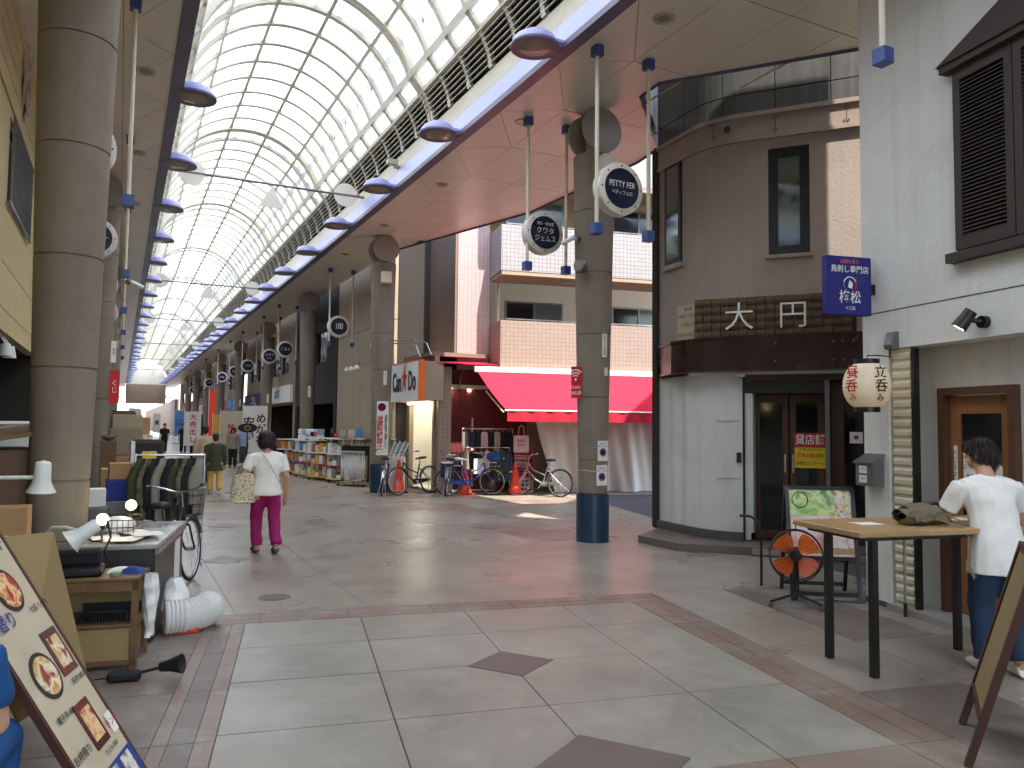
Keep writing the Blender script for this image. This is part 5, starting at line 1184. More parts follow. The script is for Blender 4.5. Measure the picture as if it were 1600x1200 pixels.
for k in range(7):
    mt = ('grey_cloth', 'dark_cloth', 'dark_cloth', 'pink_cloth', 'dark_cloth', 'dots_cloth', 'navy')[k]
    lb = {'pink_cloth': 'pale pink top on the lower clothes rack', 'grey_cloth': 'grey top on the lower clothes rack', 'dots_cloth': 'dark skirt with pale dots on the lower rack', 'navy': 'navy skirt at the end of the lower clothes rack'}.get(mt, 'dark garment hanging on the lower clothes rack')
    garment(1.08+k*.18, .25, 1.10, .45 if k < 4 else .75, .24 if k < 4 else .36, mt, lb, 'dark garments on the lower rack' if lb.startswith('dark garment') else None, kind=1, seed=20+k)
t = thing('tote_bag', 'pale pink tote bag with dark lettering hanging by the clothes', 'bag', SD(2.45, .1), -TH+R(-8)); bx('body', 'pink_cloth', t, -.19, .19, -.03, .03, 1.0, 1.42, bev=.015); MB().tube([(-.08, -.02, 1.42), (-.06, -.02, 1.62), (0, -.02, 1.68), (.06, -.02, 1.62), (.08, -.02, 1.42)], .010, 6).build('strap', 'pink_cloth', t, 60); text('SALE\nDAY', .1, 'text_black', t, (0, -.034, 1.24), bold=.01)
t = thing('price_board', 'white price board leaning by the lower clothes rack', 'board', SD(1.35, -.15), -TH); bx('board', 'paper', t, -.16, .16, -.02, .0, .5, .86)
for k in range(3):
    t = thing('stock_crate', ['pink plastic crate on top of the stack by the curtain', 'middle pink crate of the stack by the curtain', 'lowest pink crate of the stack by the curtain'][2-k], 'crate', SD(2.62, .55, .36*k), -TH); m = MB()
    for z in (0, .11, .22, .31): m.box(-.24, .24, -.17, .17, z, z+.03)
    for x in (-.235, -.12, 0, .12, .205): m.box(x, x+.03, -.172, .172, 0, .34)
    tag(m.build('lattice', 'red_awning' if k else 'pink_cloth', t), kind='stuff')
# ------------------------------------------------------------------ goods racks before the beige wall
def goods_rack(pos, rz, label, packs, mats, h=1.25, w_=1.0, dep=.5, top=None):
    t = thing('goods_rack', label, 'goods rack', pos, rz)
    for x in (-w_/2, w_/2):
        for y in (-dep/2, dep/2): bx('post', 'steel', t, x-.012, x+.012, y-.012, y+.012, .08, h)
    for k, z in enumerate((.12, .48, .82, h)): bx('shelf', 'white_paint', t, -w_/2-.02, w_/2+.02, -dep/2-.02, dep/2+.02, z-.015, z+.005); bx('price_rail', ('yellow', 'red_sign', 'paper', 'paper')[k], t, -w_/2, w_/2, -dep/2-.026, -dep/2-.021, z-.025, z+.012)
    for x in (-w_/2+.05, w_/2-.05):
        for y in (-dep/2+.05, dep/2-.05): MB().lathe([(.035, -.015), (.035, .015)], 12, (x, y, .035), 'y').build('castor', 'rubber', t)
    for k, z in enumerate((.12, .48, .82)):
        nn_ = packs
        for i in range(nn_):
            mt = mats[(i*3+k) % len(mats)]; hh = (.27, .15, .22, .10, .25, .18, .29)[(i*5+k*3) % 7]; o = put('product_pack', _tm.setdefault(('pk', mt, nn_, w_, hh), MB().box(-.42*w_/nn_, .42*w_/nn_, -.12, .12, 0, hh, bev=.015).mesh('product_pack', mt)), None)
            p = Matrix.Rotation(rz, 4, 'Z') @ Vector((-w_/2+w_*(i+.5)/nn_, -dep/2+.13, z+.006)); o.location = Vector(pos)+p; o.rotation_euler = (0, 0, rz+random.uniform(-.1, .1))
            tag(o, 'small packet of goods on the '+label.split(',')[0], 'packet', 'packets on the '+label.split(',')[0], 'thing')
    if top:
        for r_ in range(2):
            for i in range(5):
                o = put('tissue_pack', _tm.setdefault(('tp', (i+r_) % 3), MB().box(-.09, .09, -.16, .16, 0, .17, bev=.03).mesh('tissue_pack', ('paper', 'plastic_clear', 'blue_light')[(i+r_) % 3])), None)
                p = Matrix.Rotation(rz, 4, 'Z') @ Vector((-.4+i*.2, 0, h+.006+r_*.172)); o.location = Vector(pos)+p; o.rotation_euler = (0, 0, rz); tag(o, 'white pack of tissue in the stack on the '+label.split(',')[0], 'pack', 'tissue packs on the '+label.split(',')[0], 'thing')
goods_rack((5.75, 21.6, 0), R(-58), 'front goods rack, nearest the umbrellas', 6, ['plastic_clear', 'goods_mix', 'paper', 'grey_cloth'])
goods_rack((5.45, 22.9, 0), R(-62), 'second goods rack, with bottles', 6, ['goods_mix', 'brown_goods', 'plastic_clear', 'mustard'])
goods_rack((5.35, 24.3, 0), R(-66), 'third goods rack, topped with tissue', 5, ['paper', 'blue_goods', 'plastic_clear', 'goods_mix'], h=1.15, top=True)
goods_rack((5.15, 26.2, 0), R(-70), 'farthest goods rack, full of brown packets', 5, ['brown_goods', 'mustard', 'brown_goods', 'goods_mix'], h=1.15)
t = thing('umbrella_rack', 'black rack hung with clear umbrellas beside the goods racks', 'umbrella rack', (5.72, 20.5, 0), R(-52))
bx('header', 'black_plastic', t, -.42, .42, -.06, .0, .82, 1.08); bx('base', 'steel', t, -.45, .45, -.25, .25, .06, .10); 
for x in (-.42, .42): bx('post', 'black_metal', t, x-.02, x+.02, -.02, .02, .1, 1.08); MB().lathe([(.035, -.015), (.035, .015)], 12, (x, -.2, .035), 'y').build('castor', 'rubber', t)
for k in range(16):
    u_ = thing('clear_umbrella', 'folded clear umbrella hanging on the black rack', 'umbrella', Vector((5.72, 20.5, 0))+Matrix.Rotation(R(-52), 3, 'Z') @ Vector((-.37+k*.049, -.12, 0)), R(-52), 'clear umbrellas on the black rack')
    put('canopy', _tm.setdefault('umb', MB().tube([(0, 0, .84), (0, 0, .6), (0, 0, .2)], [.008, .022, .006], 8).mesh('canopy', 'plastic_clear', 60)), u_); put('handle', _tm.setdefault('umbh', MB().tube([(0, 0, .84), (0, 0, .92), (0, -.03, .94), (0, -.05, .91)], .006, 6).mesh('handle', 'white_paint')), u_)
for k, (x, mt, lb) in enumerate(((-.3, 'goods_dark', 'small grey sign card above the front goods rack'), (.0, 'cream_sign', 'small cream sign card above the front goods rack'), (.28, 'blue_goods', 'round blue sign card above the front goods rack'))):
    p = Vector((5.72, 20.95, 0))+Matrix.Rotation(R(-55), 3, 'Z') @ Vector((x, 0, 0)); t = thing('sign_card', lb, 'sign', p, R(-55)); MB().cyl((0, 0, 0), (0, 0, 1.3), .008, n=6).build('stem', 'steel', t)
    (MB().box(-.12, .12, -.01, .01, 1.25, 1.50, bev=.004) if k < 2 else MB().lathe([(.13, -.01), (.13, .01)], 24, (0, 0, 1.42), 'y')).build('card', mt, t)
for k in range(2):
    p = (5.35+k*.25, 23.0-k*1.4, 1.29); t = thing('price_card', ['red and black price card on the second goods rack', 'red and black price card on the front goods rack'][k], 'price card', p, R(-60)); bx('card', 'text_black', t, -.12, .02, -.3, -.29, 0, .13); bx('card', 'red_sign', t, .02, .14, -.3, -.29, 0, .13); text('100', .06, 'white_text', t, (.08, -.302, .065))
t = thing('paper_rack', 'white stand of rolled bags leaning by the second column', 'stand', (6.22, 18.6, 0), R(-40)); bx('bin', 'white_paint', t, -.2, .2, -.15, .15, .02, .85)
for k in range(9): MB().tube([(-.17+k*.04, -.05, .8), (-.02+k*.045, -.02, 1.25-.03*(k % 3))], .018, 6).build('roll', ('paper', 'blue_light', 'white_paint')[k % 3], t)
# upright banners and shop boards farther on
def nobori(pos, rz, label, txt, mt='paper', tm='text_black', w_=.5, z0=.4, z1=2.0, sz=.3):
    t = thing('upright_banner', label, 'banner', pos, rz); MB().cyl((-w_/2-.02, 0, 0), (-w_/2-.02, 0, z1+.1), .015, n=8).build('pole', 'white_paint', t); bx('cloth', mt, t, -w_/2, w_/2, -.01, 0, z0, z1); text(txt, sz, tm, t, (0, -.014, (z0+z1)/2), vertical=True, bold=.02); bx('foot', 'grey_metal', t, -w_/2-.2, .1, -.15, .15, 0, .05)
nobori((5.3, 33.6, 0), R(-18), 'white banner reading glasses in black kana', 'めがね', sz=.42, z1=2.4)
nobori((4.9, 34.2, 0), R(-18), 'white banner with green lettering and red top by the glasses shop', '安い', tm='green_dark_cloth', sz=.5, z1=2.4)
nobori((4.4, 36, 0), R(-18), 'cream notice banner behind the people', '特売', 'cream_sign', 'text_red', z1=2.2, w_=.9)
nobori((2.6, 33, 0), R(-12), 'white flag banner with red lettering in mid arcade', '大売出し', tm='text_red', z0=.75, z1=2.1, sz=.28, w_=.6)
nobori((5.2, 52, 0), R(-15), 'tall orange banner by a far column on the right', '', 'cone_red', z0=.5, z1=3.8, w_=.4)
nobori((4.6, 41, 0), R(-15), 'mustard yellow cloth banner beyond the people', '', 'mustard', z0=.5, z1=2.1, w_=.9)
t = thing('oval_sign', 'black oval sign with gold mark on a post near the woman', 'sign', (3.9, 27.5, 0), R(-20)); MB().cyl((0, 0, 0), (0, 0, 1.45), .02, n=8).build('post', 'black_metal', t); MB().tube([(0, -.02, 1.5), (0, .02, 1.5)], [(.32, .16)]*2, 24, side=(1, 0, 0)).build('plate', 'black_plastic', t); MB().tube([(.1*math.cos(R(a)), -.025, 1.5+.07*math.sin(R(a))) for a in range(0, 360, 30)], .012, 5, closed=True).build('emblem', 'mustard', t); bx('foot', 'black_metal', t, -.2, .2, -.2, .2, 0, .03)
bicycle('bicycle', 'dark bicycle parked far off, just left of the goods racks', 'black_metal', (4.6, 27.0, 0), R(80), 4)

for i, (x, y, mt, tx, lb) in enumerate(((.9, 58, 'paper', '市場', 'white banner standing far down the left side'), (1.2, 70, 'red_sign', '祭', 'red banner standing far down the left side'), (4.2, 66, 'blue_goods', '酒', 'blue banner standing far down the right side'), (1.6, 88, 'yellow', '福', 'yellow banner near the far arcade end'), (3.6, 92, 'paper', '夏', 'white banner near the far arcade end'))):
    nobori((x, y, 0), R(-6), lb, tx, mt, 'text_black', z0=.6, z1=2.6, w_=.7, sz=.5)
for i, (x, y) in enumerate(((.1, 19.4), (.2, 24.2), (.25, 30.5))):
    t = thing('display_shelf', ['tall open display shelf of mixed goods past the second column', 'tall goods shelf farther along the left row', 'farthest tall goods shelf of the left row'][i], 'shelf', (x, y, 0), R(88))
    for z in (.1, .55, 1.0, 1.45, 1.9): bx('board', 'shelf_wood', t, -.6, .6, -.2, .2, z-.02, z)
    for sx in (-.6, .58): bx('upright', 'shelf_wood', t, sx, sx+.02, -.2, .2, 0, 1.9)
    bx('back', 'wall_dark', t, -.6, .6, .2, .22, .1, 1.9)
    for k in range(4):
        for q_ in range(6): put('product', _tm.setdefault(('prd', (k+q_+i) % 5), MB().box(-.08, .08, -.14, .1, 0, .30, bev=.012).mesh('product', ('goods_mix', 'goods_dark', 'cardboard', 'paper', 'brown_goods')[(k+q_+i) % 5])), t, (-.5+q_*.2, 0, .102+k*.45))
# ------------------------------------------------------------------ stall on the left
RU = -TH
ct_ = thing('display_counter', 'dark metal chest counter with a steel top beside the thick column', 'counter', UV(-1.0, 6.35), RU)
bx('body', 'counter_dark', ct_, -.56, 0, 0, 1.45, .03, .70, bev=.008); bx('top', 'counter_top', ct_, -.58, .02, -.02, 1.47, .70, .735, bev=.006); bx('edge_trim', 'steel', ct_, .0, .024, -.024, 1.474, .66, .70)
bx('notice', 'paper', ct_, .002, .006, .95, 1.25, .25, .62); bx('foot_rail', 'black_metal', ct_, -.5, -.05, .05, 1.4, 0, .03)
bx('socket', 'lamp_white', ct_, -.26, -.20, -.012, -.001, .50, .56, bev=.004)
for i, (x, y, a) in enumerate(((-.42, .35, 10), (-.25, .2, -20), (-.33, .6, 40), (-.15, .42, 15))):
    o = MB().grid(lambda p, q: (-.11+.22*p, -.15+.30*q, .004+.010*math.sin(p*5+i)*math.sin(q*4)+.01), 6, 6).build('loose_paper', 'paper', None, 60, loc=UV(-1.0+x, 6.35+y, .738+.004*i), rot=(0, 0, R(a))); tag(o, ['loose white sheet at the back of the dark counter top', 'loose white sheet on the near edge of the counter top', 'crumpled white sheet in the middle of the counter top', 'white sheet near the passage edge of the counter top'][i], 'paper', kind='thing')
bk_ = thing('wire_basket', 'black wire basket of white bundles on the counter near the column', 'basket', UV(-1.40, 7.0, .737), RU)
m = MB()
for z in (0.01, .07, .13):
    m.tube([(-.16, -.2, z), (.16, -.2, z), (.16, .2, z), (-.16, .2, z)], .005, 4, closed=True)
for k in range(9):
    for y in (-.2, .2): m.tube([(-.16+.04*k, y, 0), (-.16+.04*k, y, .13)], .003, 3)
tag(m.build('wires', 'black_metal', bk_), kind='stuff'); MB().ball((0, 0, .07), (.14, .18, .07)).build('bundle', 'plastic_bag', bk_, 60)
# wooden serving shelf
sh = thing('wooden_shelf', 'low brown wooden serving shelf in front of the dark counter', 'shelf', UV(-1.0, 5.72), RU)
for z in (.605, .30): bx('board', 'shelf_wood', sh, -.68, 0, 0, .42, z-.022, z, bev=.004)
bx('apron', 'shelf_wood', sh, -.68, 0, .0, .02, .52, .582); bx('drawer_front', 'shelf_wood', sh, -.66, -.30, -.006, 0, .525, .578); bx('back_panel', 'tan_board', sh, -.66, -.02, .38, .40, .06, .58); bx('lower_panel', 'tan_board', sh, -.66, -.03, .02, .03, .06, .27); bx('rail', 'shelf_wood', sh, -.68, 0, .0, .02, .03, .06)
for x in (-.66, -.02):
    for y in (.02, .40): bx('leg', 'shelf_wood', sh, x-.02, x+.02, y-.02, y+.02, 0, .605 if y > .2 else .582)
t = thing('laptop_case', 'black padded case lying on the wooden shelf', 'case', UV(-1.45, 5.92, .606), RU+R(6)); bx('pad', 'black_plastic', t, -.19, .19, -.14, .14, 0, .05, bev=.015); bx('lid', 'dark_cloth', t, -.17, .17, .02, .14, .05, .16, bev=.02)
t = thing('wet_wipe_pack', 'white and blue soft pack at the end of the wooden shelf', 'pack', UV(-1.16, 5.98, .606), RU+R(12)); MB().grid(lambda a, b: (-.09+.18*a, -.05+.10*b, .0+.035*math.sin(math.pi*a)**.5*math.sin(math.pi*b)**.5), 10, 8).build('body', 'paper', t, 60)
t = thing('blue_pack', 'bright blue soft pack at the end of the wooden shelf', 'pack', UV(-1.07, 5.92, .606), RU+R(-15)); MB().grid(lambda a, b: (-.08+.16*a, -.05+.10*b, .0+.045*math.sin(math.pi*a)**.5*math.sin(math.pi*b)**.5), 10, 8).build('body', 'text_blue', t, 60)
t = thing('tape_roll', 'small teal tape roll on the wooden shelf', 'tape', UV(-1.16, 5.82, .606)); MB().lathe([(.018, 0), (.035, 0), (.035, .022), (.018, .022)], 20).build('roll', 'green_goods', t, 40)
t = thing('black_tray', 'ribbed black plastic tray on the middle board of the shelf', 'tray', UV(-1.22, 5.92, .301), RU); bx('base', 'black_plastic', t, -.18, .18, -.13, .13, 0, .012)
for k in range(19): bx('rib', 'black_plastic', t, -.18+k*.019, -.174+k*.019, -.135, -.13, 0, .07)
bx('rim', 'black_plastic', t, -.185, .185, -.138, -.128, .07, .08); bx('rim', 'black_plastic', t, -.185, .185, .128, .138, 0, .08)
t = thing('white_plastic_bag', 'crumpled white plastic bag hanging from the end of the shelf', 'bag', UV(-.97, 5.80), RU)
MB().grid(lambda a, b: (.035+.045*math.sin(2*math.pi*a)*(.4+.6*math.sin(math.pi*min(1, b+.15)))+.012*math.sin(a*25+b*9), .07*math.cos(2*math.pi*a)*(.35+.65*b)+.01*math.sin(b*23), .62-.42*b), 24, 14).build('bag', 'plastic_bag', t, 60)
# white flexible ducts and bits on the floor
def duct(path, r, parent):
    P = [Vector(p) for p in path]; pts = []
    for i in range(len(P)-1):
        for k in range(10): pts.append(P[i].lerp(P[i+1], k/10))
    pts.append(P[-1]); MB().tube(pts, [r*(1+.09*(k % 2)) for k in range(len(pts))], 22).build('hose', 'duct_skin', parent, 12)
t = thing('flexible_duct', 'fat white flexible hose bent on the floor by the counter', 'hose', UV(-.84, 6.7), RU)
duct([(-.12, -.10, .125), (.03, -.06, .125), (.16, .05, .13), (.17, .20, .13)], .12, t)
MB().grid(lambda a, b: (-.08+(.03+.10*(1-b)**.6)*math.cos(2*math.pi*a)+.014*math.sin(a*30+b*6), .10+(.03+.09*(1-b)**.6)*math.sin(2*math.pi*a)+.01*math.sin(a*19+b*11), .16+.24*b), 20, 10).build('plastic_wrap', 'plastic_bag', t, 60)
t = thing('orange_scrap', 'flat orange red mat scrap under the white hose', 'mat', UV(-.84, 6.62), RU+R(8)); bx('mat', 'cone_red', t, -.11, .13, -.05, .05, 0, .035, bev=.008)
t = thing('black_lamp', 'black clip lamp lying on the floor beside the menu board', 'lamp', UV(-.92, 5.46), RU+R(0)); bx('clamp', 'black_plastic', t, -.20, .0, -.03, .04, .0, .07, bev=.02); MB().tube([(-.02, 0, .05), (.08, -.005, .07), (.14, -.01, .085)], .010, 8).build('arm', 'black_metal', t, 60); MB().lathe([(.0, -.06), (.03, -.06), (.038, .0), (.062, .08), (.055, .08), (0, .02)], 16).build('shade', 'black_plastic', t, 40, loc=(.17, -.02, .09), rot=(R(15), R(80), 0))
MB().tube([(-.2, 0, .03), (-.3, .05, .01), (-.4, -.05, .008)], .005, 6).build('cord', 'black_plastic', t)
# desk lamps
def gooseneck(pos, rz, label, pts, head, tilt, r=.058):
    t = thing('desk_lamp', label, 'lamp', pos, rz); MB().tube(pts, .013, 8).build('neck', 'lamp_white', t, 60)
    MB().lathe([(.0, .115), (.012, .118), (.014, .112), (.038, .11), (.046, .10), (.050, .0), (.056, -.03), (.086, -.085), (.082, -.085), (.05, -.02), (0, 0)], 24).build('shade', 'lamp_white', t, 50, loc=head, rot=tilt); return t
gooseneck(UV(-2.0, 5.6), RU, 'white metal desk lamp hanging over the cardboard, upper left', [(-.05, -.05, .9), (-.2, -.05, 1.1), (-.2, -.05, 1.285), (.0, -.03, 1.29), (.40, .0, 1.29)], (.43, 0, 1.28), (R(4), R(3), 0))
gooseneck(UV(-1.62, 5.85), RU, 'white gooseneck lamp bent low above the wooden shelf', [(-.05, .2, .62), (-.05, .2, .85), (.02, .12, .92), (.12, .05, .93), (.22, 0, .91)], (.24, -.02, .89), (R(-12), R(55), 0))
def clip_bulb(pos, label):
    t = thing('clip_lamp', label, 'lamp', pos); bx('clip', 'black_metal', t, -.03, .03, -.02, .02, 0, .03); MB().cyl((0, 0, .03), (0, 0, .15), .008, n=8).build('stem', 'grey_metal', t); MB().lathe([(0, .13), (.018, .14), (.02, .17)], 14).build('socket', 'black_metal', t); MB().ball((0, 0, .215), .042, 18, 12).build('bulb', 'bulb', t, 60)
clip_bulb((.11, 7.25, .74), 'glowing round bulb clipped to the far end of the counter'); clip_bulb((-.09, 6.62, .70), 'brightest glowing bulb above the papers on the counter')
t = thing('tangled_cable', 'black tangled cable hanging over the counter front', 'cable', UV(-1.35, 6.3, 0), RU); MB().tube([(.0, .1, .86), (.02, .02, .92), (.05, 0, .80), (.02, -.03, .72), (.08, -.04, .60), (-.02, -.05, .45), (.10, -.04, .40), (.04, -.05, .62)], .008, 6).build('cord', 'black_plastic', t, 60)
# cardboard, cabinet and canopy behind
t = thing('cardboard_box', 'upright cardboard box with a white label behind the tall lamp', 'box', UV(-1.95, 6.2), RU+R(10)); bx('carton', 'cardboard', t, -.14, .14, -.12, .12, .55, 1.05, bev=.004); bx('label', 'paper', t, -.10, .03, -.124, -.121, .62, .86); bx('stand', 'shelf_wood', t, -.2, .2, -.15, .15, 0, .549)
for k in range(7): bx('barcode_bar', 'text_black', t, -.085+k*.015, -.08+k*.015, -.1265, -.1245, .66, .78)
cb = thing('wooden_cabinet', 'brown wooden cabinet with glass behind the stall, left edge', 'cabinet', (-1.0, 7.7, 0), R(-70))
bx('carcass', 'dark_wood', cb, -.5, .5, .0, .4, 0, 1.42); bx('stile', 'door_wood', cb, .42, .5, -.02, 0, .05, 1.40); bx('stile', 'door_wood', cb, -.5, -.42, -.02, 0, .05, 1.40); bx('rail', 'door_wood', cb, -.42, .42, -.02, 0, 1.32, 1.40); bx('pane', 'glass_soft', cb, -.42, .42, -.012, -.004, .6, 1.32); bx('price_tag', 'yellow', cb, .1, .3, -.026, -.021, .95, 1.05)
MB().slab([(-.6, -.25, 1.46), (.6, -.25, 1.46), (.6, .5, 1.58), (-.6, .5, 1.58)], (0, 0, .04)).build('canopy', 'shelf_wood', cb); bx('canopy_edge', 'dark_wood', cb, -.6, .6, -.27, -.25, 1.42, 1.50)
t = thing('white_railing', 'white metal railing in front of the yellow sided shop', 'railing', (-1.05, 9.6, 0), R(90)); bx('top_rail', 'white_paint', t, -.9, 2, -.02, .02, 1.62, 1.65)
for k in range(14): bx('baluster', 'white_paint', t, -.85+k*.2, -.835+k*.2, -.01, .01, 1.0, 1.62)
bx('bottom_rail', 'white_paint', t, -.9, 2, -.02, .02, .98, 1.0); bx('post', 'white_paint', t, -.9, -.86, -.02, .02, 0, 1.62); bx('post', 'white_paint', t, 1.96, 2, -.02, .02, 0, 1.62)
# bicycle half hidden behind the counter
bicycle('bicycle', 'black bicycle half hidden behind the dark counter', 'black_metal', (.52, 8.30, 0), R(68), -3, rack=False)
# clothes rack with coats
rk = thing('clothes_rack', 'chrome clothes rack of dark coats in mid arcade', 'clothes rack', (.18, 9.93, 0), R(-4))
MB().cyl((0, 0, 1.27), (.74, 0, 1.27), .012, n=10).build('bar', 'chrome', rk)
for x in (0, .74):
    MB().cyl((x, 0, .05), (x, 0, 1.29), .012, n=10).build('post', 'chrome', rk); MB().cyl((x, -.25, .05), (x, .25, .05), .012, n=8).build('foot', 'chrome', rk)
for k in range(9):
    mt = ('olive_cloth', 'camo', 'dark_cloth', 'grey_cloth', 'dark_cloth', 'olive_cloth', 'camo', 'dark_cloth', 'grey_cloth')[k]
    t = thing('hanging_coat', ['olive coat at the column end of the chrome rack', 'camouflage coat second on the chrome rack', 'black coat third on the chrome rack', 'grey coat fourth on the chrome rack', 'black coat in the middle of the chrome rack', 'bright olive coat sixth on the chrome rack', 'camouflage coat near the outer post of the chrome rack', 'black coat next to last on the chrome rack', 'grey coat at the outer post of the chrome rack'][k], 'coat', (.24+k*.078, 9.925-k*.005, 0), R(-4+random.uniform(60, 85)))
    def g(a, b, k=k):
        th_ = 2*math.pi*a; half = .17*(.30+.70*min(1, b*5))*(1-.08*b)
        return (half*math.cos(th_), (.035+.02*b)*math.sin(th_)*(1+.3*math.sin(4*th_+k)+.2*math.sin(b*9+k)), 1.23-.70*b+.02*math.sin(th_*2+k)*b)
    MB().grid(g, 26, 16).build('cloth', mt, t, 60)
    for s_ in (-1, 1): MB().tube([(s_*.12, 0, 1.14), (s_*.155, .03, 1.0), (s_*.15, .03, .70)], [.035, .045, .038], 10).build('sleeve', mt, t, 60)
    MB().tube([(0, 0, 1.27), (0, .012, 1.285), (0, .0, 1.30), (0, -.012, 1.285)], .003, 4).build('hook', 'steel', t)
# stock around the second column
def stack(x, y, items, rz=0):
    z = 0
    for (w_, d, h, mt, lb, ct, nm) in items:
        t = thing(nm, lb, ct, (x, y, z), R(rz+random.uniform(-5, 5)))
        MB().box(-w_/2, w_/2, -d/2, d/2, 0, h, bev=min(.05 if mt in ('plastic_bag', 'wall_dark', 'grey_cloth') else .008, h/3)).build('body', mt, t)
        if ct == 'box': bx('tape', 'tan_board', t, -.03, .03, -d/2-.002, d/2+.002, h, h+.002); bx('label', 'paper', t, -w_/4, w_/4, -d/2-.003, -d/2-.0005, h*.3, h*.7)
        if ct == 'bundle': bx('label', 'yellow', t, -w_/6, w_/4, -d/2-.003, -d/2-.0005, h*.3, h*.6); bx('wrap', 'plastic_clear', t, -w_/2-.003, -w_/2+.05, -d/2-.003, d/2+.003, .02, h-.02)
        z += h+.002
stack(.38, 12.7, [(.5, .5, .45, 'cardboard', 'cardboard box at the foot of the wrapped bundle stack', 'box', 'cardboard_box'), (.5, .45, .4, 'wall_beige', 'pale box under the grey wrapped bundle', 'box', 'cardboard_box'), (.5, .4, .12, 'grey_cloth', 'flat grey cushion in clear wrap under the bundle', 'cushion', 'wrapped_cushion'), (.45, .4, .42, 'wall_dark', 'grey wrapped bundle with yellow label on the stack', 'bundle', 'wrapped_bundle')])
stack(-.02, 11.6, [(.45, .4, .5, 'black_plastic', 'black storage tub beside the second column', 'tub', 'storage_tub'), (.4, .35, .28, 'plastic_clear', 'clear plastic tub on the black one', 'tub', 'storage_tub'), (.36, .3, .25, 'cardboard', 'small cardboard box on the clear tub', 'box', 'cardboard_box')])
stack(-.25, 9.6, [(.42, .4, .42, 'black_plastic', 'black crate of cookware near the thick column', 'crate', 'storage_crate'), (.36, .34, .3, 'grey_metal', 'grey metal pot box on the black crate', 'pot', 'metal_pot'), (.28, .2, .2, 'paper', 'white carton on the grey pot', 'carton', 'carton')])
stack(.05, 10.6, [(.4, .4, .7, 'grey_metal', 'grey metal drawer unit behind the coats', 'drawers', 'drawer_unit'), (.35, .3, .25, 'text_blue', 'blue carton on the grey drawer unit', 'carton', 'carton'), (.3, .25, .2, 'cardboard', 'brown carton above the blue one', 'carton', 'carton')])
stack(.1, 14.6, [(.6, .5, .6, 'wood' if False else 'shelf_wood', 'brown wooden chest by the second left column', 'chest', 'wooden_chest'), (.55, .45, .5, 'cardboard', 'large cardboard box on the wooden chest', 'box', 'cardboard_box'), (.5, .45, .45, 'wall_tan', 'tan carton above the large cardboard box', 'carton', 'carton'), (.45, .4, .22, 'wall_beige', 'pale carton topping the tall stack by the left column', 'carton', 'carton')])
stack(.35, 17.5, [(.6, .6, .9, 'wall_dark', 'dark covered trolley beyond the wooden chest', 'trolley', 'covered_trolley'), (.5, .5, .5, 'goods_mix', 'mixed goods box on the dark trolley', 'box', 'goods_box'), (.4, .4, .35, 'cardboard', 'plain carton on the mixed goods box', 'carton', 'carton')])
stack(.3, 22, [(.7, .9, .8, 'cardboard', 'long cardboard crate farther down the left row', 'crate', 'cardboard_crate'), (.6, .8, .6, 'goods_mix', 'mixed goods pile on the long crate', 'pile', 'goods_pile')])
stack(.4, 27, [(.8, 1.0, .95, 'shelf_wood', 'wooden stall block far down the left row', 'stall', 'market_stall'), (.8, 1, .3, 'wall_tan', 'tan stall top far down the left row', 'stall top', 'stall_cover')])
t = thing('dish_on_column', 'white steel bowl resting on stock by the second column', 'bowl', (-.15, 14.1, 1.35)); MB().lathe([(.03, 0), (.10, .03), (.14, .09), (.135, .09), (.09, .04), (0, .02)], 24).build('bowl', 'steel', t, 50); bx('rest', 'shelf_wood', t, -.12, .12, -.12, .12, -1.35, -.002)
# ------------------------------------------------------------------ menu board in the foreground
mb_ = thing('menu_board', 'slanted cream menu board with bowls of food, close on the left', 'menu board', (0, 0, 0))
BRc = Vector((.17, 3.93, .06)); TRc = Vector((-.49, 4.12, 1.20)); wv = Vector((-.28, -.95, 0)).normalized()*.50
upv_ = (TRc-BRc); nv = wv.cross(upv_).normalized()
if nv.x < 0: nv = -nv
nv_in = -nv
def MP(a, b, o=0): return BRc+wv*a+upv_*b+nv*o          # a: 0 far edge .. 1 near edge, b: 0 bottom .. 1 top
MB().slab([MP(0, 0), MP(1, 0), MP(1, 1), MP(0, 1)], nv_in*.02).build('panel', 'cream_sign', mb_)
m = MB()
for a_, b_ in (((0, 0), (0, 1)), ((1, 0), (1, 1)), ((0, 0), (1, 0)), ((0, 1), (1, 1))): m.obox(MP(*a_)+nv_in*.012, MP(*b_)+nv_in*.012, .022, .03, nv)
m.build('frame', 'brown_board', mb_)
tt = wv.normalized(); uu = upv_.normalized()
rotm = Matrix((-tt, uu, nv)).transposed().to_euler()
def disc(a, b, rx, ry, mt, o, name): MB().tube([MP(a, b, o), MP(a, b, o+.003)], [(rx, ry)]*2, 28, side=tuple(tt)).build(name, mt, mb_)
for a, b, rr, mt in ((.42, .77, .10, 'food_bowl'), (.62, .48, .105, 'food_plate')):
    disc(a, b, rr, rr, 'wall_dark', .002, 'printed_bowl'); disc(a, b, rr*.82, rr*.82, mt, .005, 'printed_food')
for a, b, mt in ((.07, .52, 'food_plate'), (.25, .27, 'food_bowl')):
    MB().slab([MP(a+.0, b-.08, .002), MP(a+.30, b-.08, .002), MP(a+.30, b+.08, .002), MP(a, b+.08, .002)], nv*.003).build('printed_tray', 'maroon', mb_); MB().slab([MP(a+.05, b-.055, .005), MP(a+.25, b-.055, .005), MP(a+.25, b+.055, .005), MP(a+.05, b+.055, .005)], nv*.003).build('printed_food', mt, mb_)
MB().slab([MP(0.02, .02, .002), MP(.98, .02, .002), MP(.98, .13, .002), MP(.02, .13, .002)], nv*.003).build('printed_band', 'text_blue', mb_)
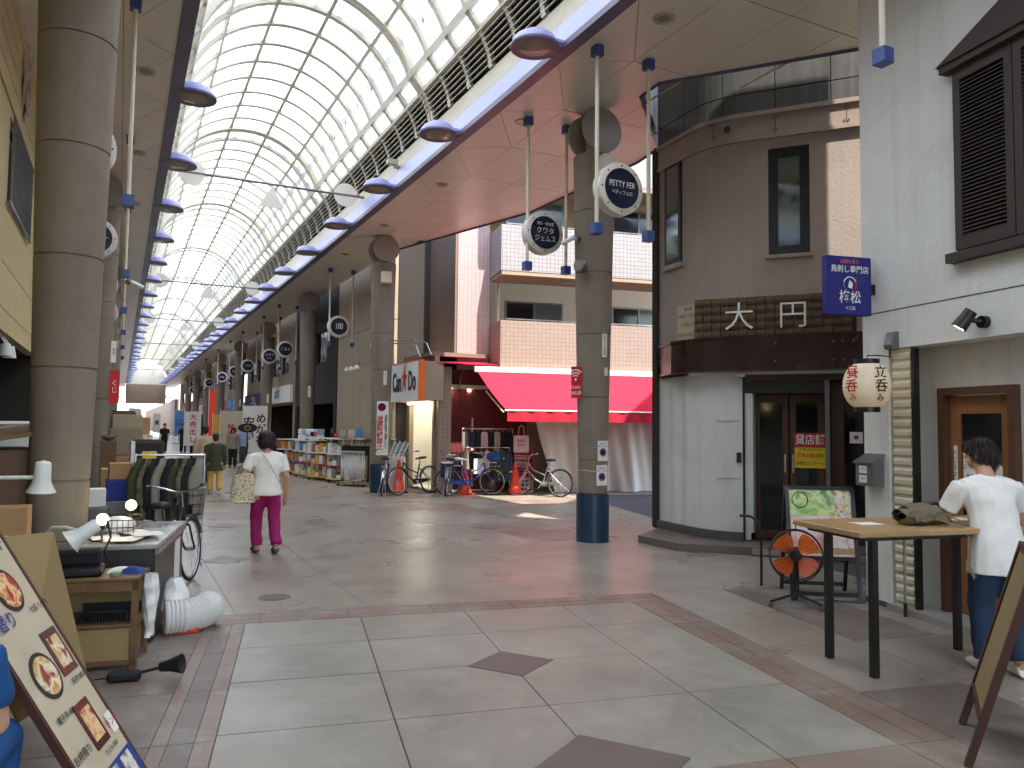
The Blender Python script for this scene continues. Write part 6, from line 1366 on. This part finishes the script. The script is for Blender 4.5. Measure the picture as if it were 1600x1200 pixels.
for a in (.12, .42, .72): MB().slab([MP(a, .03, .005), MP(a+.2, .03, .005), MP(a+.2, .12, .005), MP(a, .12, .005)], nv*.003).build('printed_dish', 'goods_mix', mb_)
MB().slab([MP(-.0+.04, .19, .004), MP(.16, .19, .004), MP(.16, .26, .004), MP(.04, .26, .004)], nv*.003).build('printed_patch', 'paper', mb_)
for b_, sz, mt, a, b in (('海鮮丼', .11, 'text_black', .42, .93), ('定食', .06, 'text_black', .8, .90), ('日替り', .08, 'text_blue', .80, .68), ('ランチ', .045, 'text_red', .1, .225), ('七百八十円', .035, 'text_black', .12, .68), ('親子丼 680', .035, 'text_black', .7, .345), ('天丼 850', .035, 'text_black', .2, .41), ('うどん 500', .03, 'text_black', .35, .165), ('お持帰り', .045, 'text_black', .8, .22)):
    o = text(b_, sz, mt, mb_, MP(a, b, .008), rotm, bold=.008)
MB().slab([Vector((-.10, 4.52, .36)), Vector((-.34, 3.95, .36)), Vector((-.66, 3.98, 1.13)), Vector((-.27, 4.40, 1.11))], (-.012, .012, 0)).build('rear_panel', 'tan_board', mb_)
for a in (.03, .97): MB().obox(MP(a, 1)+nv_in*.05, Vector((MP(a, 1).x-.42, MP(a, 1).y-.05, .0)), .03, .03).build('rear_leg', 'door_wood', mb_)
for a in (.03, .97): MB().obox(MP(a, .02)+nv_in*.02, Vector((MP(a, 0).x-.01, MP(a, 0).y, .0)), .03, .03).build('foot', 'steel', mb_)
MB().cyl(MP(-.05, -.01)+nv_in*.03, MP(1.05, -.01)+nv_in*.03, .012, n=8).build('base_rail', 'chrome', mb_)
# ------------------------------------------------------------------ people
def blob(tubes, balls, voxel, name, mat, parent, wrinkle=0, seed=0, smooth_it=2):
    mb = MB()
    for path, rad in tubes: mb.tube(path, rad, 14, side=(1, 0, 0) if len(path[0]) == 3 else None)
    for c, r in balls: mb.ball(c, r, 16, 12)
    me = bpy.data.meshes.new('tmp'); me.from_pydata(mb.v, [], mb.f)
    bm = bmesh.new(); bm.from_mesh(me); bmesh.ops.recalc_face_normals(bm, faces=bm.faces); bm.to_mesh(me); bm.free()
    ob = bpy.data.objects.new('tmp', me)
    r = ob.modifiers.new('r', 'REMESH'); r.mode = 'VOXEL'; r.voxel_size = voxel
    sm = ob.modifiers.new('s', 'SMOOTH'); sm.factor = .5; sm.iterations = smooth_it
    out = evaluated_mesh(ob)
    if wrinkle:
        for v in out.vertices:
            c = v.co; k = math.sin(c.z*26+c.x*17+seed+2*math.sin(c.y*13))*.6+math.sin(c.z*47-c.x*31+seed*2)*.4+math.sin((c.x+c.y)*38+c.z*9)*.4
            v.co = c+v.normal*wrinkle*k
    out.materials.clear(); out.materials.append(MATS[mat]); out.shade_smooth(); out.name = name
    return put(name, out, parent)
def hand(tubes, wrist, d, side, up_, s=1.0, curl=.5):
    """palm plus five bent fingers; d: pointing direction, side: thumb side"""
    d, side, up_ = Vector(d).normalized(), Vector(side).normalized(), Vector(up_).normalized(); w_ = Vector(wrist)
    tubes.append(([w_, w_+d*.045*s, w_+d*.09*s], [(.026*s, .018*s), (.040*s, .017*s), (.040*s, .014*s)]))
    for k, L in enumerate((.068, .078, .074, .058)):
        b = w_+d*.088*s+side*(.030-.020*k)*s; m_ = b+d*L*.5*s-up_*curl*.010*s; e = m_+d*L*.42*s*(1-curl*.5)-up_*curl*.035*s
        tubes.append(([b, m_, e], [.0095*s, .0088*s, .0075*s]))
    b = w_+d*.03*s+side*.032*s; tubes.append(([b, b+d*.035*s+side*.022*s, b+d*.07*s+side*.026*s-up_*.01], [.012*s, .0105*s, .0085*s]))
def person(pos, heading, label, H=1.6, shirt='tee_white', pants='denim', hair='hair_black', shoes='grey_shoe', step=.0, arm_l=None, arm_r=None, lean=0.0, bob=False, sleeve=.5, vox=.016, look=0.0, skirt=False, seated=False, cap=None, shirt_len=.0, wide=1.0, knee_r=0.0):
    """figure facing local +y; joints in fractions of H. step: stride; arm_*: (elbow, hand) offsets from the shoulder"""
    t = thing('person', label, 'person', pos, heading); s = H
    def q(x, y, z): return Vector((x*s*wide, y*s, (z-.25 if seated and z > .4 else z)*s))
    hipz = .52; ln_ = Vector((0, lean*s, 0))
    def T(z): return ln_*max(0, (z-hipz)/(.82-hipz))     # torso leans forward from the hips
    sh_l, sh_r = q(-.108, 0, .792)+T(.80), q(.108, 0, .792)+T(.80)
    hl, hr = q(-.052, 0, hipz), q(.052, 0, hipz)
    kl, kr = q(-.058, .02+step*.45, .285), q(.058, .02-step*.25+knee_r, .285)
    al, ar = q(-.055, step*.5, .045), q(.06, -step*.8, .05+abs(step)*.12)
    if seated: kl, kr, al, ar = q(-.07, .23, .285), q(.07, .23, .285), q(-.065, .22, .045), q(.065, .22, .045)
    fl, fr = q(-.06, step*.5+.10, .018), q(.065, -step*.8+.09, .02+abs(step)*.02)
    if seated: fl, fr = q(-.065, .32, .018), q(.065, .32, .018)
    al_ = arm_l or ((-.03, .0, -.17), (-.03, .06, -.33)); ar_ = arm_r or ((.03, -.01, -.17), (.03, .05, -.33))
    el, wl = sh_l+Vector(al_[0])*s, sh_l+Vector(al_[1])*s; er, wr = sh_r+Vector(ar_[0])*s, sh_r+Vector(ar_[1])*s
    hd = q(0, .015, .925)+T(.93)*1.05; nk = q(0, -.005, .83)+T(.83)
    body = [([q(0, 0, .50), q(0, 0, .60)+T(.60), q(0, 0, .72)+T(.72), q(0, 0, .80)+T(.80), nk], [(.092*s, .066*s), (.080*s, .058*s), (.092*s, .062*s), (.085*s, .05*s), (.036*s, .036*s)]),
            ([nk-Vector((0, 0, .02*s)), nk, hd-Vector((0, 0, .03*s))], [.036*s, .033*s, .034*s])]
    for sh, e, w_ in ((sh_l, el, wl), (sh_r, er, wr)): body.append(([sh, (sh+e)/2, e, (e+w_)/2, w_], [.037*s, .032*s, .027*s, .025*s, .017*s]))
    for h_, k_, a_, f_ in ((hl, kl, al, fl), (hr, kr, ar, fr)):
        body.append(([h_, (h_+k_)/2, k_, k_.lerp(a_, .4), a_], [.062*s, .052*s, .035*s, .034*s, .022*s])); body.append(([a_-Vector((0, .03*s, .01*s)), a_, f_], [(.022*s, .02*s), (.024*s, .025*s), (.02*s, .012*s)]))
    for w_, e, sg in ((wl, el, 1), (wr, er, -1)): hand(body, w_, (w_-e), (sg*.3, 1, 0), (0, -.4, 1) if abs((w_-e).normalized().z) < .6 else (sg*-1, 0, 0), s/1.65)
    c_, s_ = math.cos(look), math.sin(look)
    def hq(x, y, z): x, y = x*c_-y*s_, x*s_+y*c_; return hd+Vector((x, y, z))*s
    balls = [(hq(0, 0, .005), (.046*s, .054*s, .062*s)), (hq(0, .022, -.03), (.034*s, .032*s, .034*s)), (hq(0, .056, -.008), (.008*s, .013*s, .012*s)), (hq(0, .046, -.034), (.016*s, .012*s, .006*s)), (hq(-.047, -.002, -.004), (.007*s, .013*s, .018*s)), (hq(.047, -.002, -.004), (.007*s, .013*s, .018*s))]
    b_ = blob(body, balls, vox*.62, 'body', 'skin', t, smooth_it=1)
    for sx in (-1, 1):
        MB().ball(hq(sx*.018, .047, .006), (.0075*s, .005*s, .005*s), 10, 6).build('eye', 'text_black', b_, 60); MB().tube([hq(sx*.010, .052, .019), hq(sx*.028, .046, .020)], .0028*s, 5).build('brow', hair, b_)
    MB().tube([hq(-.014, .055, -.034), hq(0, .058, -.034), hq(.014, .055, -.034)], .003*s, 5).build('lips', 'pink_cloth', b_)
    # hair
    hb = [(hq(0, -.010, .024), (.054*s, .060*s, .054*s)), (hq(0, -.028, -.004), (.050*s, .042*s, .05*s))]
    if bob: hb += [(hq(0, -.022, -.008), (.068*s, .056*s, .058*s)), (hq(-.036, -.012, -.018), (.03*s, .042*s, .04*s)), (hq(.036, -.012, -.018), (.03*s, .042*s, .04*s)), (hq(0, -.01, .03), (.064*s, .064*s, .052*s))]
    else: hb += [(hq(-.036, .0, .012), (.018*s, .034*s, .03*s)), (hq(.036, .0, .012), (.018*s, .034*s, .03*s)), (hq(0, .034, .045), (.04*s, .022*s, .02*s))]
    if not bob: hb += [(hq(0, -.036, -.026), (.040*s, .028*s, .034*s)), (hq(.02, .0, .062), (.03*s, .03*s, .016*s)), (hq(-.025, -.02, .058), (.028*s, .03*s, .018*s))]
    hr_ = blob([], hb, vox*.6, 'hair', hair, t, smooth_it=1)
    for v in hr_.data.vertices:
        d = v.co-hd; an = math.atan2(d.y, d.x); k = math.sin(an*17+3*math.sin(d.z*40/s)+d.z*30/s)*.6+math.sin(an*31-d.z*55/s)*.5+math.sin(d.x*90/s+d.y*70/s)*.4
        v.co = v.co+v.normal*.0024*s*k-Vector((0, 0, .002*s*max(0, k)))
    if vox < .015:      # loose strands over the near heads
        rr_ = random.Random(5); vsx = [(v.co.copy(), v.normal.copy()) for v in hr_.data.vertices]; m = MB()
        for _ in range(1500):
            p0, n0 = rr_.choice(vsx)
            d_ = Vector((rr_.uniform(-.35, .35), rr_.uniform(-.35, .35), -1)); d_ -= n0*d_.dot(n0)
            if d_.length < .2: d_ = n0.orthogonal()
            d_.normalize(); w__ = d_.cross(n0).normalized()*rr_.uniform(.0012, .0026); L_ = rr_.uniform(.03, .075)
            a0 = p0+n0*.001; a1 = p0+d_*L_*.5+n0*.006; a2 = p0+d_*L_+n0*rr_.uniform(-.004, .010)-Vector((0, 0, .006))
            m.add([a0-w__, a0+w__, a1+w__, a1-w__, a2], [(0, 1, 2, 3), (3, 2, 4)])
        tag(m.build('hair_strands', hair, hr_), kind='stuff')
    if cap: MB().lathe([(.060*s, 0), (.058*s, .03*s), (.04*s, .05*s), (0, .055*s)], 18).build('cap', cap, t, 60, loc=hq(0, -.005, .02)); MB().tube([hq(0, .04, .025), hq(0, .095, .02)], [(.045*s, .006*s), (.03*s, .004*s)], 10, side=(1, 0, 0)).build('cap_peak', cap, t)
    # shirt
    o = .012*s; zb = .47-shirt_len
    tt_ = [([q(0, -.002, zb), q(0, 0, zb+.03), q(0, 0, .56)+T(.56), q(0, 0, .63)+T(.63), q(0, 0, .72)+T(.72), q(0, -.002, .785)+T(.785), q(0, -.005, .825)+T(.825)], [(.128*s, .098*s), (.126*s, .096*s), (.108*s, .084*s), (.099*s, .076*s), (.106*s, .076*s), (.108*s, .060*s), (.048*s, .042*s)])]
    for sh, e, w_ in ((sh_l, el, wl), (sh_r, er, wr)):
        if sleeve <= 1: tt_.append(([sh+Vector((0, 0, .008*s)), sh.lerp(e, .5*sleeve*2*.5), sh.lerp(e, min(1, sleeve*1.5))], [.040*s, .043*s, .044*s]))
        else: tt_.append(([sh+Vector((0, 0, .008*s)), e, w_], [.046*s, .038*s, .027*s]))
    for v in ((sh_l, el), (sh_r, er)): tt_.append(([q(0, 0, .81)+T(.81), v[0]-Vector((0, 0, .004*s))], [.036*s, .036*s]))
    blob([(p_, r_) for p_, r_ in tt_], [], vox, 'shirt', shirt, t, wrinkle=.0026*s, seed=3)
    # trousers
    tr_ = [([q(0, 0, .56)+T(.56), q(0, 0, .50), q(0, -.004, .46)], [(.080*s, .060*s), (.092*s, .072*s), (.088*s, .068*s)])]
    for h_, k_, a_ in ((hl, kl, al), (hr, kr, ar)): tr_.append(([h_+Vector((0, 0, -.0)), (h_+k_)/2, k_, k_.lerp(a_, .55), a_+Vector((0, -.005*s, .015*s))], [.060*s, .060*s, .050*s, .046*s, .047*s]))
    blob(tr_, [], vox, 'trousers', pants, t, wrinkle=.003*s, seed=9)
    # shoes
    for a_, f_ in ((al, fl), (ar, fr)):
        d = Vector((f_.x-a_.x, f_.y-a_.y, 0)).normalized(); z0 = min(a_.z, f_.z)
        heel = Vector((a_.x, a_.y, 0))-d*.028*s; toe = Vector((f_.x, f_.y, 0))+d*.018*s
        lift = max(0, a_.z-.05*s)
        blob([([heel+Vector((0, 0, .03*s+lift)), heel.lerp(toe, .3)+Vector((0, 0, .034*s+lift*.7)), heel.lerp(toe, .65)+Vector((0, 0, .026*s)), toe+Vector((0, 0, .02*s))], [(.024*s, .03*s), (.029*s, .034*s), (.031*s, .025*s), (.02*s, .014*s)])], [], vox*.6, 'shoe', shoes, t)
    return t, dict(sh_l=sh_l, sh_r=sh_r, el=el, wl=wl, er=er, wr=wr, s=s)
wm, j = person((1.71, 10.25, 0), R(4), 'woman walking away in white tee and magenta trousers', 1.55, 'tee_white', 'magenta', 'hair_dark', 'grey_shoe', step=.11, bob=True, arm_l=((-.075, -.03, -.15), (-.11, .06, -.22)), arm_r=((.045, -.02, -.17), (.055, .03, -.33)), vox=.014, wide=1.08, lean=.03)
sl = j['wl']; bgp = wm.matrix_world
tb_ = thing('shoulder_tote', 'spotted tote bag hanging from the arm of the walking woman', 'bag', Vector((1.71, 10.25, 0))+Matrix.Rotation(R(4), 3, 'Z') @ Vector((-.29, .0, 0)), R(8))
MB().grid(lambda a, b: (.17*math.cos(2*math.pi*a)*(.75+.25*(1-b)), .075*math.sin(2*math.pi*a)*(1+.1*math.sin(6*a+b*5)), .66+.36*b+.01*math.sin(a*18)), 28, 10).build('body', 'tote_pattern', tb_, 60); MB().tube([(.13*math.cos(R(a)), .07*math.sin(R(a)), .665) for a in range(0, 360, 15)], .02, 6, closed=True).build('base_seam', 'tote_pattern', tb_)
MB().tube([(-.09, -.03, 1.0), (-.06, 0, 1.1), (.02, 0, 1.13), (.08, 0, 1.08), (.10, .02, 1.0)], .011, 6).build('strap', 'bag_canvas', tb_, 60)
st2 = thing('bag_strap', 'thin brown strap crossing the back of the walking woman', 'strap', (1.71, 10.25, 0), R(4)); MB().tube([(-.08, -.06, 1.265), (-.03, -.125, 1.19), (.06, -.13, 1.02), (.14, -.125, .88), (.17, -.06, .80)], [(.007, .003)]*5, 6).build('band', 'brown_goods', st2, 60)
# man leaning on the bar table
mn, j = person((5.40, 3.22, 0), R(-32), 'man in white tee and jeans leaning on the bar table', 1.60, 'tee_white', 'denim', 'hair_dark', 'white_shoe', step=.05, lean=.085, arm_l=((-.06, .06, -.15), (.02, .17, -.185)), arm_r=((.06, .06, -.14), (.03, .16, -.19)), look=R(40), vox=.011, wide=.98, shirt_len=.05, sleeve=.5)
# strolling pair and others
person((1.98, 21.3, 0), R(3), 'man in a beige jumper walking away beside the woman in olive', 1.58, 'beige_cloth', 'denim', 'hair_dark', 'grey_shoe', step=.06, sleeve=2, vox=.022, wide=1.1)
person((2.02, 19.2, 0), R(-3), 'woman in a long olive top and mustard trousers walking away', 1.42, 'olive_cloth', 'mustard', 'hair_dark', 'white_shoe', step=.05, sleeve=2, vox=.022, wide=1.15, shirt_len=.09)
o = thing('hand_bag', 'wine red bag carried between the beige and olive walkers', 'bag', (2.22, 21.3, .55)); bx('body', 'red_dark', o, -.12, .12, -.05, .05, 0, .25, bev=.03); MB().tube([(-.07, 0, .25), (0, 0, .38), (.07, 0, .25)], .008, 6).build('strap', 'red_dark', o)
person((3.78, 30.2, 0), R(170), 'woman in grey walking towards us past the oval sign', 1.5, 'grey_cloth', 'dark_cloth', 'hair_dark', 'grey_shoe', step=.06, sleeve=2, vox=.025, bob=True)
person((4.35, 31.6, 0), R(150), 'man in a pale blue shirt, cap and green shorts', 1.6, 'blue_light', 'green_dark_cloth', 'hair_black', 'white_shoe', step=.04, vox=.025, cap='navy', arm_l=((-.06, .05, -.14), (.05, .12, -.14)))
person((2.95, 36.5, 0), R(170), 'person in dark blue behind the beige walker', 1.6, 'navy', 'dark_cloth', 'hair_black', step=.05, vox=.03)
person((3.05, 44.5, 0), R(175), 'person in black with bare legs beside the flag banner', 1.6, 'dark_cloth', 'dark_cloth', 'hair_black', 'grey_shoe', step=.05, vox=.03)
person((2.2, 46.0, 0), R(160), 'person in black left of the flag banner', 1.62, 'dark_cloth', 'dark_cloth', 'hair_black', step=.05, vox=.03)
# stallholder in blue at the very edge
person((-.55, 3.20, 0), R(-12), 'seated stallholder in a blue shirt beside the menu board', 1.6, 'blue_cloth', 'blue_cloth', 'hair_black', sleeve=.5, vox=.018, seated=True, arm_l=((-.02, .03, -.16), (.02, .16, -.18)), arm_r=((.02, .02, -.16), (-.02, .15, -.2)))
sto = thing('stool', 'low dark stool under the seated stallholder', 'stool', (-.55, 3.20, 0), R(-12)); MB().lathe([(.15, .33), (.16, .34), (.16, .36), (0, .36)], 20).build('seat', 'black_plastic', sto)
for a in range(4): MB().cyl((.12*math.cos(a*1.571), .12*math.sin(a*1.571), .33), (.16*math.cos(a*1.571), .16*math.sin(a*1.571), 0), .014, n=8).build('leg', 'black_metal', sto)
bpy.data.scenes.remove(TMP)
